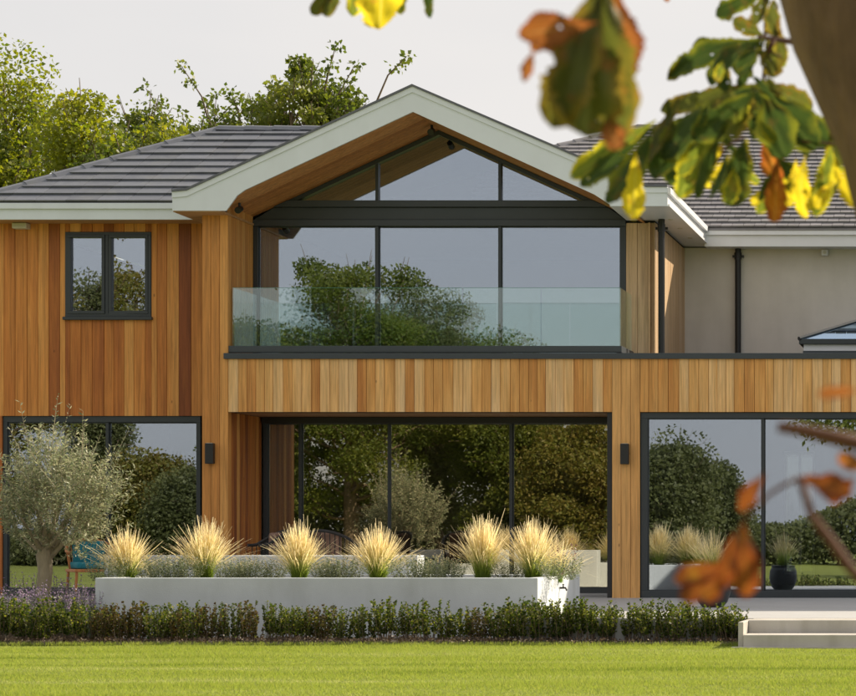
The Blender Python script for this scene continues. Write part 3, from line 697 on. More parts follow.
q=MB(); q.tube([A,B],.04,6); q.build('ridge_bar',M['metal'],lan)
for tri in ((cs[0],cs[1],B,A),(cs[2],cs[3],A,B),(cs[3],cs[0],A),(cs[1],cs[2],B)):
    q=MB(); nrm=(tri[1]-tri[0]).cross(tri[2]-tri[0]).normalized()*.012; k=len(tri)
    q.add([p-nrm*0 for p in tri]+[p-nrm for p in tri],[tuple(range(k)),tuple(range(2*k-1,k-1,-1))]+[(i,i+k,(i+1)%k+k,(i+1)%k) for i in range(k)]); q.build('pane',M['lantern_glass'],lan)
# soffit downlights
for yy in (.9,1.8,2.8):
    q=MB(); q.tube([(-4.62,yy,ZR-.006),(-4.62,yy,ZR+.0)],.035,14); hpart('downlight',q,M['pale_paint'])

# --- fixtures that could be lifted away
def wall_light(px,Y,py0,py1,label):
    x=WX(px,Y); z0_,z1_=WZ(py1,Y),WZ(py0,Y)
    t=empty('wall_light',(x,Y,z0_)); tag(t,label,'wall light','black wall lights on the cedar posts')
    q=MB(); q.box(-.055,.055,-.10,-.02,0,z1_-z0_); q.build('lamp_body',M['black'],t,.006)
    q=MB(); q.box(-.035,.035,-.021,-.004,.05,z1_-z0_-.05); q.build('mounting_plate',M['black'],t)
    q=MB(); q.box(-.04,.04,-.09,-.03,z1_-z0_,z1_-z0_+.004); q.build('lens',M['pale_paint'],t)
wall_light(211.5,-.002,443.5,464,'black box wall light on the left cedar post beside the olive tree doors')
wall_light(625.5,-.005,444,464.5,'black box wall light on the right cedar pillar beside the wide sliding doors')
def spot(loc,label,flip=1):
    t=empty('spotlight',loc); tag(t,label,'spotlight')
    q=MB(); q.tube([(0,0,0),(0,0,-.06)],.018,8); q.build('bracket',M['black'],t)
    q=MB(); q.tube([(0,.04,-.07),(.0,-.07,-.11)],[.04,.045],12); q.build('lamp_head',M['black'],t)
spot((Xp1+.12,.1,zl(Xp1+.12)),'small black spotlight under the left end of the gable soffit')
spot((APX+.02,.55,APZ-.01),'small dark spotlight under the peak of the gable soffit')
t=empty('security_sensor',(WX(825,3.78),3.78,WZ(253,3.78))); tag(t,'small white sensor under the right eave on the grey rendered wall','sensor')
q=MB(); q.box(-.05,.05,-.07,.018,-.045,.045); q.build('sensor_body',M['fascia_w'],t,.01)
q=MB(); q.tube([(0,-.07,0),(0,-.085,0)],.025,10); q.build('sensor_eye',M['pale_paint'],t)
t=empty('eave_vent',(WX(21,.9),.9,WZ(226.5,.9))); tag(t,'small cream vent box under the left eave','vent')
q=MB(); q.box(-.1,.1,-.06,.07,-.03,.045); q.build('vent_body',M['pale_paint'],t,.006)
q=MB()
for k in range(3): q.box(-.085,.085,-.066,-.0605,-.02+k*.02,-.008+k*.02)
q.build('vent_slat',M['pale_paint'],t)

# ------------------------------------------------------------ interior things
def curtain(x0,x1,Y,z0,z1,label,folds=9,mat='curtain'):
    n=folds*8; v=[];f=[]
    for i in range(n+1):
        u_=i/n; x=x0+(x1-x0)*u_; y=Y+.035*math.sin(u_*folds*2*math.pi)+.01*math.sin(u_*17)
        v+=[(x,y,z0),(x,y,z1)]
    for i in range(n): f.append((2*i,2*i+2,2*i+3,2*i+1))
    q=MB(); q.add(v,f); o=q.build('curtain',M[mat],smooth=True); s=o.modifiers.new('thick','SOLIDIFY'); s.thickness=.004
    tag(o,label,'curtain'); return o
curtain(WX(258,1.2),WX(279,1.3),1.35,3.2,5.0,'grey curtain drawn back at the left of the balcony glazing')
curtain(WX(271,1.6),WX(299,1.6),1.62,.03,2.45,'tall grey curtain behind the left end of the wide sliding doors',mat='curtain_dark')
def picture(x,z,w_,h_,label,Y=3.4):
    t=empty('picture_frame',(x,Y,z)); tag(t,label,'picture')
    q=MB(); frame_rect(q,-w_/2,w_/2,-h_/2,h_/2,.04,-.03,0); q.build('frame',M['pale_paint'],t)
    q=MB(); q.box(-w_/2+.04,w_/2-.04,-.015,-.002,-h_/2+.04,h_/2-.04); q.build('print',M['curtain'],t)
inner_wall=wall('partition_wall',M['interior'],(Xp1+.6,xa-.05,3.4,3.5,0.03,2.7))
picture(WX(520,3.4),WZ(480,3.4),16*33.4/2250,20*33.4/2250,'smaller pale framed picture on the dark wall inside the wide doors')
picture(WX(568,3.4),WZ(476,3.4),20*33.4/2250,27*33.4/2250,'larger pale framed picture on the dark wall inside, nearer the right pillar')
# window sill items
zs=swx[2]+.05
t=empty('wicker_pot',(WX(82,1.35),1.3,zs+.0)); tag(t,'round woven straw pot on the left of the small upper window sill','pot')
q=MB(); q.tube([(0,0,0),(0,0,.05),(0,0,.15),(0,0,.23),(0,0,.25)],[.08,.11,.125,.10,.09],16); q.build('pot_body',paint('straw',(.5,.42,.22),.8,.25,30,.6,90),t,smooth=True)
q=MB(); q.tube([(0,0,.25),(0,0,.262)],[.098,.098],16); q.build('pot_rim',M['pale_paint'],t)
t=empty('photo_frame',(WX(135,1.3),1.3,zs)); tag(t,'small cream photo frame on the right of the small upper window sill','photo frame')
q=MB(); frame_rect(q,-.12,.12,0,.17,.028,-.02,0); q.build('frame',M['pale_paint'],t)
q=MB(); q.box(-.09,.09,-.012,-.004,.03,.14); q.build('print',M['ifloor'],t)
wall('window_board',M['interior_pale'],(swx[0],swx[1],1.09,1.45,swx[2]+.01,swx[2]+.045))

# ================================================================== TERRACE FURNITURE AND PLANTER
# planter
pt=empty('raised_planter',((PLX0+PLX1)/2,(PY0+PY1)/2,LZ)); tag(pt,'long white rendered raised planter holding feathery grasses in front of the terrace','planter')
pz=WZ(578,PY0)
q=MB(); cx,cy=pt.location.x,pt.location.y; th=.11
X0,X1,Y0_,Y1_=PLX0-cx,PLX1-cx,PY0-cy,PY1-cy; H=pz-LZ
rg=[(X0,Y0_),(X1,Y0_),(X1,Y1_),(X0,Y1_)]; ri=[(X0+th,Y0_+th),(X1-th,Y0_+th),(X1-th,Y1_-th),(X0+th,Y1_-th)]
v=[(x,y,0) for x,y in rg]+[(x,y,H) for x,y in rg]+[(x,y,H) for x,y in ri]+[(x,y,H-.12) for x,y in ri]
f=[(0,1,5,4),(1,2,6,5),(2,3,7,6),(3,0,4,7)]+[(4+i,4+(i+1)%4,8+(i+1)%4,8+i) for i in range(4)]+[(8+i,8+(i+1)%4,12+(i+1)%4,12+i) for i in range(4)]
q.add(v,f); q.build('planter_wall',M['planter'],pt,.008)
q=MB(); q.box(X0+th+.001,X1-th-.001,Y0_+th+.001,Y1_-th-.001,H-.2,H-.06); q.build('soil',M['soil'],pt)
# tap on the planter end
t=empty('garden_tap',(PLX1,WX(0,0)*0+( -((560-VX)/FPX and (PLX1*FPX/(560-VX))) and (PLX1*FPX/(560-VX)-30)),WZ(588,(PLX1*FPX/(560-VX)-30))))
tag(t,'small dark garden tap on the sunlit end of the planter','tap')
q=MB(); q.tube([(0,0,0),(.06,0,0),(.075,0,-.03)],.011,8); q.build('spout',M['black'],t)
q=MB(); q.tube([(.035,0,0),(.035,0,.035)],.007,8); q.box(.03,.04,-.03,.03,.033,.043); q.build('tap_handle',M['black'],t)
# low wall behind the planter
zt2=WZ(555.5,PY1+.15)
q=MB(); q.box(WX(104,PY1+.05),-6.72,PY1+.05,PY1+.35,.001,zt2); o=q.build('low_wall',M['planter'],None,.008); tag(o,'low pale rendered wall standing directly behind the planter','wall')

M['rattan']=paint('black_rattan',(.014,.013,.013),.6,.3,60,.8,200)
M['cush_brown']=paint('brown_cushion',(.19,.11,.08),.9,.12,20,.3,90)
M['cush_teal']=paint('teal_cushion',(.01,.16,.20),.85,.12,20,.3,90)
M['teak']=wood('teak',[(.35,.13,.04),(.45,.18,.06)])
def chair(loc,rz,label,cush,frame):
    t=empty('garden_chair',loc); t.rotation_euler=(0,0,rz); tag(t,label,'chair','garden chairs on the terrace')
    for sx in(-1,1):
        for sy in(-1,1):
            q=MB(); q.tube([(sx*.27,sy*.25,0),(sx*.25,sy*.23,.38)],[.014,.018],8); q.build('leg',frame,t)
    q=MB(); q.box(-.28,.28,-.27,.27,.36,.40); q.build('seat_frame',frame,t,.01)
    q=MB(); q.box(-.25,.25,-.25,.23,.401,.49); q.build('cushion',cush,t,.03)
    q=MB()
    pts=[]
    for k in range(21):
        a=R(-20+220*k/20); pts.append((.31*math.cos(a),.06+.27*math.sin(a),.62+.16*max(0,math.sin(a))))
    q.tube(pts,.018,8)
    for k in range(1,20,1):
        p_=pts[k]; q.tube([(p_[0]*.88,p_[1]*.9,.39),p_],.006,5)
    q.build('backrest',frame,t)
    q=MB(); q.box(-.2,.2,.18,.27,.47,.76); q.build('back_cushion',cush,t,.03); return t
chair((WX(256,-1.6),-1.6,0),R(-60),'black woven tub chair on the terrace under the left end of the balcony',M['cush_brown'],M['rattan']).scale=(1.08,1.08,1.14)
chair((WX(338,-1.9),-1.9,0),R(160),'black woven chair with a brown cushion behind the third and fourth grass tufts',M['cush_brown'],M['rattan']).scale=(1.08,1.08,1.14)
chair((WX(93,-.9),-.9,0),R(35),'teal cushioned wooden chair behind the olive tree',M['cush_teal'],M['teak'])
q=MB(); t=empty('side_table',(WX(300,-1.5),-1.5,0)); tag(t,'low black round table between the two woven chairs','table')
q.tube([(0,0,.46),(0,0,.485)],.28,24); q.build('table_top',M['rattan'],t)
for k in range(3):
    a=R(120*k); q=MB(); q.tube([(.2*math.cos(a),.2*math.sin(a),0),(.12*math.cos(a),.12*math.sin(a),.46)],.012,6); q.build('leg',M['rattan'],t)

# ================================================================== VEGETATION
def leaves_mesh(name, c, a, s, L, W, mat, fold=.25):
    """c centre/base (n,3), a axis, s side unit vectors, L length, W half width; diamond leaf folded along its rib"""
    n=len(c); nn=np.cross(a,s); v=np.empty((n,4,3))
    v[:,0]=c; v[:,1]=c+a*(L*.45)[:,None]+s*W[:,None]+nn*(W*fold)[:,None]; v[:,2]=c+a*L[:,None]; v[:,3]=c+a*(L*.45)[:,None]-s*W[:,None]+nn*(W*fold)[:,None]
    me=bpy.data.meshes.new(name); me.vertices.add(4*n); me.vertices.foreach_set('co',v.reshape(-1))
    me.loops.add(4*n); me.loops.foreach_set('vertex_index',np.arange(4*n,dtype=np.int32)); me.polygons.add(n); me.polygons.foreach_set('loop_start',np.arange(0,4*n,4,dtype=np.int32))
    me.materials.append(mat); me.update(calc_edges=True); return me
def unit(v): return v/np.maximum(np.linalg.norm(v,axis=-1,keepdims=True),1e-9)
def rand_dirs(r,n): return unit(r.normal(size=(n,3)))
def tree(name,label,cat,base,height,rad,mat,seed,low=.15,nclump=60,per=170,leaf=.16,group=None,trunk_r=None,clump_r=.9,bark='bark',hole=0,flat=1.0,lean=(0,0),sprigs=0):
    r=np.random.default_rng(seed); t=empty(name,base); tag(t,label,cat,group)
    tr_=trunk_r or height*.022
    q=MB(); pts=[];rs=[]
    for i in range(8):
        u_=i/7; pts.append((lean[0]*u_+r.normal(0,.03*height*.1*u_),lean[1]*u_+r.normal(0,.03*height*.1*u_),u_*height*.82)); rs.append(tr_*(1.25-u_*1.1) if i else tr_*1.7)
    q.tube(pts,rs,9); q.build('trunk',M[bark],t,smooth=True)
    cz0=height*low; cc=[]
    for _ in range(nclump):
        for __ in range(40):
            p=rand_dirs(r,1)[0]*(r.random()**.42)
            if hole and r.random()<hole*.5 and p[2]<.2: continue
            if clump_r<.6 and (r.random()<.6) and math.sin(p[0]*5+seed)*math.sin(p[1]*5+seed*2)*math.sin(p[2]*5)>.12: continue
            break
        z=cz0+(height-cz0)*(.5+.5*p[2]); prof=math.sqrt(max(0,1-((z-cz0)/(height-cz0)*2-1)**2))**.45
        f_=math.hypot(p[0],p[1]); 
        cc.append(((p[0])*rad*(.55+.45*prof)+lean[0]*z/height,(p[1])*rad*flat*(.55+.45*prof)+lean[1]*z/height,z-clump_r*.3))
    cc=np.array(cc)
    q=MB()
    P=[Vector(p) for p in pts]
    for c_ in cc:
        z=min(c_[2]*.72,height*.72); k=min(6,int(z/(height*.82)*7)); st=P[k].lerp(P[k+1],z/(height*.82)*7-k)
        e=Vector(c_); mid=st.lerp(e,.5)+Vector(r.normal(0,.05*rad,3))+Vector((0,0,-.08*rad))
        q.tube([st,mid,e],[tr_*.32,tr_*.17,tr_*.05],5,cap=False)
        for _ in range(3):
            e2=e+Vector(rand_dirs(r,1)[0])*clump_r*1.0; q.tube([mid.lerp(e,.6),e2],[tr_*.09,tr_*.03],4,cap=False)
    q.build('limbs',M[bark],t,smooth=True)
    if sprigs:     # bare wands with a few leaves at their ends
        q=MB(); wc=[]
        for _ in range(sprigs):
            a_=r.uniform(0,6.28); rr_2=rad*r.uniform(.1,.85); st=Vector((rr_2*math.cos(a_),rr_2*math.sin(a_)*.6,height*r.uniform(.82,.92))); e=st+Vector((r.normal(0,.35)+.35*math.cos(a_),r.normal(0,.2),r.uniform(.7,1.5)))
            q.tube([st-Vector((0,0,.8)),st.lerp(e,.5)+Vector((r.normal(0,.08),0,0)),e],[.03,.02,.008],4,cap=False); wc.append(tuple(e)); wc.append(tuple(st.lerp(e,.75)))
        q.build('wands',M[bark],t,smooth=True)
        cc=np.vstack([cc,np.array(wc)]); ext=len(wc)
    else: ext=0
    n=nclump*per; idx=np.repeat(np.arange(nclump),per)
    if ext: idx=np.concatenate([idx,np.repeat(np.arange(nclump,nclump+ext),22)]); n=len(idx); nclump+=ext
    sc=clump_r*r.uniform(.55,1.25,nclump)
    if ext: sc[-ext:]=.2
    off=rand_dirs(r,n)*(r.random(n)**.45)[:,None]*sc[idx][:,None]*np.array([1,1,.72])
    c=cc[idx]+off
    a=unit(rand_dirs(r,n)+unit(off)*.5+np.array([0,0,-.35])); s=unit(np.cross(a,rand_dirs(r,n)))
    L=leaf*r.uniform(.6,1.35,n); me=leaves_mesh('crown',c,a,s,L,L*.34,mat)
    o=bpy.data.objects.new('crown',me); C.objects.link(o); o.parent=t
    return t
M['lf_gold']=leafmat('leaf_gold_green',[(.07,.10,.02),(.13,.17,.028),(.23,.24,.035),(.18,.21,.035),(.32,.29,.05)],.5,hue_noise=.5)
M['lf_green']=leafmat('leaf_green',[(.075,.090,.040),(.12,.135,.055),(.19,.20,.085)],.4,hue_noise=.6)
M['lf_mid']=leafmat('leaf_mid_green',[(.06,.09,.02),(.12,.15,.03),(.22,.23,.05)],.45,hue_noise=.5)
M['lf_dark']=leafmat('leaf_dark_green',[(.018,.035,.010),(.035,.060,.015),(.06,.09,.02)],.3,hue_noise=.6)
M['lf_autumn']=leafmat('leaf_russet',[(.13,.10,.03),(.20,.16,.04),(.14,.16,.035),(.27,.20,.05)],.35,hue_noise=.6)
# behind the house
def bgtree(px,top,rpx,Y,mat,seed,label,name='tree',cat='tree',**k):
    d=D0+Y; h=WZ(top,Y)-LZ; return tree(name,label,cat,((px-VX)*d/FPX,Y,LZ),h,rpx*d/FPX,M[mat],seed,**k)
bgtree(8,56,66,19,'lf_gold',1,'tallest golden green tree behind the far left end of the house',low=.3,nclump=70,per=900,leaf=.10,clump_r=.95,group='trees behind the house')
bgtree(84,90,62,15,'lf_gold',2,'lower yellow green tree close behind the left roof hip',low=.3,nclump=75,per=900,leaf=.10,clump_r=.8,group='trees behind the house')
bgtree(138,108,46,20,'lf_mid',3,'green tree thinning out to the right behind the slate hip',low=.4,nclump=60,per=520,leaf=.10,clump_r=.75,group='trees behind the house')
bgtree(196,98,48,22,'lf_mid',4,'spindly tree with bare twigs above the slate ridge',low=.35,nclump=40,per=110,sprigs=14,leaf=.11,clump_r=.45,hole=.6,group='trees behind the house')
bgtree(316,44,66,20,'lf_mid',6,'airy leafy tree rising behind the ridge left of the gable peak',low=.5,nclump=120,per=170,sprigs=5,leaf=.12,clump_r=.42,group='trees behind the house')
bgtree(258,84,50,21,'lf_mid',8,'thin leafy tree between the bare twigs and the taller airy tree',low=.4,nclump=30,per=170,sprigs=12,leaf=.11,clump_r=.45,group='trees behind the house')
bgtree(112,112,60,13,'lf_mid',9,'rounded green tree directly behind the left slate hip',low=.3,nclump=70,per=700,leaf=.09,clump_r=.75,group='trees behind the house')
bgtree(170,108,30,14,'lf_gold',12,'small yellow green tree just above the middle of the slate hip',low=.4,nclump=36,per=420,leaf=.09,clump_r=.5,group='trees behind the house')
# garden trees behind the camera (they are what the glass reflects)
def rtree(px,top,rpx,dm,mat,seed,label,**k):
    Y=2-(dm-30); h=EYE+(VY-top)*dm/FPX-LZ
    return tree('tree',label,'tree',((px-VX)*dm/FPX,Y,LZ),h,rpx*dm/FPX,M[mat],seed,group='garden trees facing the house',**k)
kw=dict(low=.12,nclump=105,per=520,leaf=.125,clump_r=.95)
rtree(345,228,92,80,'lf_mid',21,'broad tall green tree reflected in the balcony glazing',**kw)
rtree(430,262,60,86,'lf_green',22,'green tree right of the broad tall one, facing the house',**kw)
rtree(500,332,52,82,'lf_mid',23,'medium olive green tree facing the wide sliding doors',**kw)
rtree(575,412,55,80,'lf_autumn',24,'low russet tree facing the wide sliding doors',**kw)
rtree(668,432,42,70,'lf_green',25,'dense green tree facing the right hand sliding doors',**kw)
rtree(715,462,32,76,'lf_green',26,'smaller green tree beside the dense one facing the right doors',**kw)
rtree(258,310,46,84,'lf_mid',27,'medium tree left of the broad tall one, facing the house',**kw)
rtree(150,452,50,84,'lf_autumn',28,'low brown tinged tree facing the left sliding doors',**kw)
rtree(192,470,34,78,'lf_green',29,'low green tree facing the right half of the left sliding doors',**kw)
rtree(-20,190,95,80,'lf_autumn',30,'tall russet tree facing the far left of the house',**kw)
rtree(96,262,24,88,'lf_green',31,'mid height green tree facing the small upper window',**kw)
# far hedgerow all round
def hedgerow(x0,x1,Y,h,seed,label,depth=5,leaf=.5,nn=16000):
    r=np.random.default_rng(seed); x=r.uniform(x0,x1,nn); hh=h*(.65+.25*np.sin(x*.21+seed)+.18*np.sin(x*.063+2*seed)+.1*np.sin(x*.9))
    z=LZ+hh*r.random(nn)**.7; y=Y+r.normal(0,depth*.3,nn); c=np.stack([x,y,z],1); a=rand_dirs(r,nn); s=unit(np.cross(a,rand_dirs(r,nn))); L=leaf*r.uniform(.6,1.4,nn)
    me=leaves_mesh('hedgerow',c,a,s,L,L*.4,M['lf_green']); o=bpy.data.objects.new('hedgerow',me); C.objects.link(o); tag(o,label,'hedgerow',kind='stuff')
hedgerow(-75,40,-58,3.0,1,'tall far hedgerow across the garden facing the house',leaf=.16,nn=220000)
hedgerow(-75,60,60,5.0,2,'far line of trees beyond the back of the house',leaf=.7,nn=14000)

# ---- olive tree
def shoots_mesh(name,starts,dirs,lens,nl,leafL,leafW,mat,r,upbend=.3,spread=.9,start_u=.1):
    ns=len(starts); u_=np.tile(np.linspace(start_u,1,nl),(ns,1))+r.normal(0,.02,(ns,nl))
    P=starts[:,None,:]+dirs[:,None,:]*(u_*lens[:,None])[:,:,None]; P[:,:,2]+=upbend*(u_**2)*lens[:,None]
    P=P.reshape(-1,3); ax=np.repeat(dirs,nl,0); side=unit(np.cross(ax,rand_dirs(r,len(ax))))
    a=unit(ax*.6+side*spread); s=unit(np.cross(a,rand_dirs(r,len(a)))); L=leafL*r.uniform(.65,1.25,len(a))
    return leaves_mesh(name,P,a,s,L,L*leafW,mat)
def shoots_stems(name,starts,dirs,lens,mat,parent,rad=.003,upbend=.3):
    q=MB()
    for s_,d_,l_ in zip(starts,dirs,lens):
        pts=[s_+d_*l_*u_+np.array([0,0,upbend*u_*u_*l_]) for u_ in(0,.5,1)]
        q.tube(pts,[rad,rad*.7,rad*.4],3,cap=False)
    return q.build(name,mat,parent)
M['lf_olive']=leafmat('leaf_olive',[(.10,.13,.07),(.20,.23,.13),(.34,.36,.22),(.54,.52,.34)],.3,.5)
r=np.random.default_rng(77)
oY=-5.6; od=D0+oY; ox=WX(44,oY)
ot=empty('olive_tree',(ox,oY,LZ)); tag(ot,'silvery olive tree with a gnarled trunk standing left of the planter','olive tree')
q=MB(); q.tube([(0,0,0),(.01,0,.2),(-.015,.01,.45),(.015,0,.7),(0,0,.88),(.03,0,1.02)],[.115,.09,.078,.075,.085,.06],12)
o=q.build('trunk',M['bark_olive'],ot,smooth=True)
q=MB(); ends=[]
for k in range(16):
    a=2*math.pi*k/16+r.uniform(-.2,.2); rr2=r.uniform(.2,.5); e=Vector((.12+rr2*math.cos(a),rr2*math.sin(a)*.9,r.uniform(1.05,1.9)))
    q.tube([(0,0,.78+.01*k),Vector((0.02,0,.95)).lerp(e,.5)+Vector((0,0,-.05)),e],[.035,.02,.007],6,cap=False); ends.append(e)
q.build('limbs',M['bark_olive'],ot,smooth=True)
ns=680; pts=unit(r.normal(size=(ns,3)))*(r.random(ns)**.4)[:,None]
cen=np.array([.14,0,1.44]); starts=cen+pts*np.array([.62,.52,.60]); starts[:,2]-=.05; starts+=np.stack([.10*np.sin(starts[:,2]*9),.06*np.cos(starts[:,0]*8),.07*np.sin(starts[:,0]*7+1)],1)
dirs=unit(pts*np.array([.8,.8,.5])+np.array([.05,0,.75])+r.normal(0,.25,(ns,3))); lens=r.uniform(.14,.34,ns)*(1+.9*(r.random(ns)<.12)*(pts[:,2]>.1))
ex=np.array([[.45+.0,-.1,1.95],[.42,.1,1.85],[.50,0,1.8],[-.3,0,1.85],[.1,-.1,1.95],[-.1,.1,1.9],[.62,0,1.7],[.2,0,1.9]]); starts=np.vstack([starts,ex]); dirs=np.vstack([dirs,unit(np.tile([0,0,1.],(8,1))+r.normal(0,.12,(8,3)))]); lens=np.append(lens,[.32,.28,.25,.22,.2,.22,.2,.2])
# drooping side sprays on the right
me=shoots_mesh('crown',starts,dirs,lens,20,.052,.14,M['lf_olive'],r,.15,1.0)
o=bpy.data.objects.new('crown',me); C.objects.link(o); o.parent=ot
shoots_stems('twigs',starts,dirs,lens,M['bark_olive'],ot,.0035,.15)

# ---- feather grasses
M['stipa']=leafmat('feather_grass_blade',[(.80,.77,.66),(.90,.87,.76),(.66,.62,.50)],.5,.5,uvgrad=[(0,(.16,.26,.06)),(.34,(.34,.46,.12)),(.56,(.66,.66,.36)),(.78,(.90,.80,.56)),(1,(.95,.88,.70))])
def grass_tuft(px,Y,hgt,wid,label,seed,z,n=820,group='feather grasses in the planter',mat='stipa',basew=.075,curl=1.35):
    r=np.random.default_rng(seed); t=empty('feather_grass',(WX(px,Y),Y,z)); tag(t,label,'ornamental grass',group)
    K=6; V=[];F_=[];UV=[]
    for i in range(n):
        a=r.uniform(0,2*math.pi); rad=abs(r.normal(0,1)); out=min(rad,2.1)*.5*wid*.5*r.uniform(.5,1.35); L=hgt*r.uniform(.66,1.16)*(1-.12*min(rad,2))
        b=np.array([basew*math.cos(a)*r.random(),basew*math.sin(a)*r.random(),0]); dv=np.array([math.cos(a),math.sin(a),0]); bend=r.normal(0,.035,3); flop=.45 if r.random()<.10 else 0
        sv=unit(np.array([r.normal(),r.normal(),0.])); w0=r.uniform(.0012,.0026)
        fe=r.random()<.7
        for k in range(K+1):
            u_=k/K; p=b+dv*out*(u_**1.5)*curl+np.array([0,0,L*(u_-.10*u_**3*min(rad,1.8)-flop*u_**3)])+bend*u_*u_+dv*flop*.35*u_*u_*L+r.normal(0,.0042,3)
            wk=w0*(1-.6*u_)
            if fe and u_>.6: wk=w0*1.7*(1.25-u_)*2.0
            V.append(p-sv*wk); V.append(p+sv*wk)
        q0=len(V)-2*(K+1)
        for k in range(K): F_.append((q0+2*k,q0+2*k+1,q0+2*k+3,q0+2*k+2)); UV+=[(0,k/K),(1,k/K),(1,(k+1)/K),(0,(k+1)/K)]
    me=bpy.data.meshes.new('blades'); me.from_pydata([tuple(p) for p in V],[],F_); me.materials.append(M[mat])
    uv=me.uv_layers.new(name='UVMap'); uv.data.foreach_set('uv',np.array(UV,dtype=np.float32).reshape(-1)); me.update()
    o=bpy.data.objects.new('blades',me); C.objects.link(o); o.parent=t; return t
gzp=pz-.07; GY=-5.95
for i,(px,hh,ww,lb) in enumerate([(127,.52,.60,'feathery straw coloured grass at the left end of the planter'),
    (205,.62,.62,'second feathery grass tuft from the left, in front of the left cedar post'),
    (299,.58,.54,'third feathery grass tuft from the left, in front of the curtained door'),
    (378,.56,.72,'middle spreading feathery grass tuft in front of the wide doors'),
    (483,.66,.56,'tall feathery grass tuft at the left of the close pair on the right'),
    (533,.62,.80,'bushy feathery grass tuft at the right of the close pair')]):
    grass_tuft(px,GY+(.12 if i%2 else -.05),hh,ww,lb,100+i,gzp)
grass_tuft(556,GY+.35,.46,.5,'short dry grass tuft behind the right end of the planter',120,gzp,260)

t=empty('dark_plant_pot',(-3.4,-4.0,.001)); tag(t,'round dark pot of pale grass on the terrace before the right doors','plant pot')
q=MB(); q.tube([(0,0,0),(0,0,.06),(0,0,.18),(0,0,.30),(0,0,.36)],[.12,.17,.21,.20,.17],24); q.build('pot_body',M['metal'],t,smooth=True)
q=MB(); q.tube([(0,0,.355),(0,0,.38)],[.178,.178],24); q.build('pot_rim',M['metal'],t)
gt=grass_tuft(716,-4.0,.5,.5,'x',131,.37,220); bl=[o for o in gt.children][0]; bl.parent=t; bl.name='pot_grass'; bl.location=(0,0,.37); bpy.data.objects.remove(gt)
# ---- low shrubs
M['lf_grey']=leafmat('leaf_grey_green',[(.10,.13,.07),(.17,.20,.11),(.26,.27,.16)],.3)
M['lf_box']=leafmat('leaf_box_hedge',[(.025,.045,.010),(.055,.085,.016),(.10,.13,.025),(.26,.26,.06)],.4,.5,spec=.2)
M['lf_boxbrown']=leafmat('leaf_box_bronze',[(.085,.045,.02),(.05,.07,.018),(.13,.085,.035),(.12,.14,.03)],.4,.5,spec=.2)
M['lf_lav']=leafmat('lavender_flower',[(.20,.14,.24),(.34,.25,.38),(.42,.36,.38)],.35)
M['lf_dry']=leafmat('dry_flower',[(.40,.34,.2),(.5,.46,.3)],.4)
def shrub_mesh(seed,h,rx,ry,ns,nl,lL,lW,mat,up=.9,start_u=.25,upb=.2):
    r=np.random.default_rng(seed); a=r.uniform(0,2*math.pi,ns); q_=np.sqrt(r.random(ns))
    st=np.stack([np.cos(a)*q_*rx*.55,np.sin(a)*q_*ry*.55,np.zeros(ns)],1)
    d=unit(np.stack([np.cos(a)*q_*rx*.6/h+r.normal(0,.12,ns),np.sin(a)*q_*ry*.6/h+r.normal(0,.12,ns),np.full(ns,up)],1)); ln=h*r.uniform(.6,1.0,ns)/(up+upb)
    return shoots_mesh('foliage',st,d,ln,nl,lL,lW,mat,r,upb,.9,start_u),(st,d,ln)
hv=[]
for k in range(6):
    me,(st,d,ln)=shrub_mesh(300+k,.385,.145,.18,24,34,.030,.40,M['lf_boxbrown'] if k==5 else M['lf_box'],start_u=.22 if k%2 else .34)
    q=MB(); rr=np.random.default_rng(k)
    for s_,d_,l_ in zip(st,d,ln): q.tube([s_,s_+d_*l_*.55,s_+d_*l_+np.array([0,0,.2*l_])],[.004,.003,.002],3,cap=False)
    sm=q.build('stems',M['bark'],None); hv.append((me,sm.data)); bpy.data.objects.remove(sm)
rh=random.Random(9); px=-14; k=0; hlist=[]
while px<735:
    hlist.append(px); px+=rh.uniform(15,24)
hlist.append(729)
for k,px in enumerate(hlist):
    Y=-7.62+rh.uniform(-.05,.05); t=empty('hedge_plant',(WX(px,Y),Y,LZ+.015)); t.rotation_euler=(0,0,rh.uniform(0,6.28)); s=rh.uniform(.80,1.12)
    if 460<px: s*=1.03
    t.scale=(s*rh.uniform(.95,1.15),s,s)
    tag(t,'small upright evergreen plant in the clipped low hedge between lawn and planter','hedge plant','plants of the low hedge')
    me,sm=hv[rh.choice([0,1,2,3,4,5,5,1,3] if px<520 else [0,1,2,3,4])]
    for nm,dt in(('foliage',me),('stems',sm)):
        o=bpy.data.objects.new(nm,dt); C.objects.link(o); o.parent=t
hlist and setattr(t,'name',t.name); t['label']='bright sunlit last plant at the right end of the low hedge, next to the steps'
# a second row behind gives the hedge its body
for k,px in enumerate(hlist):
    if px>700 or 100<px<150 and k%2: continue
    if rh.random()<.62 and px<500: continue
    Y=-7.30; t=empty('hedge_plant',(WX(px+9,Y),Y,LZ+.015)); t.rotation_euler=(0,0,rh.uniform(0,6.28)); s=rh.uniform(.75,.98); t.scale=(s,s,s)
    tag(t,'small upright evergreen plant in the rear row of the low hedge','hedge plant','plants of the low hedge, rear row')
    me,sm=hv[rh.choice([0,1,2,3,4])]
    for nm,dt in(('foliage',me),('stems',sm)):
        o=bpy.data.objects.new(nm,dt); C.objects.link(o); o.parent=t
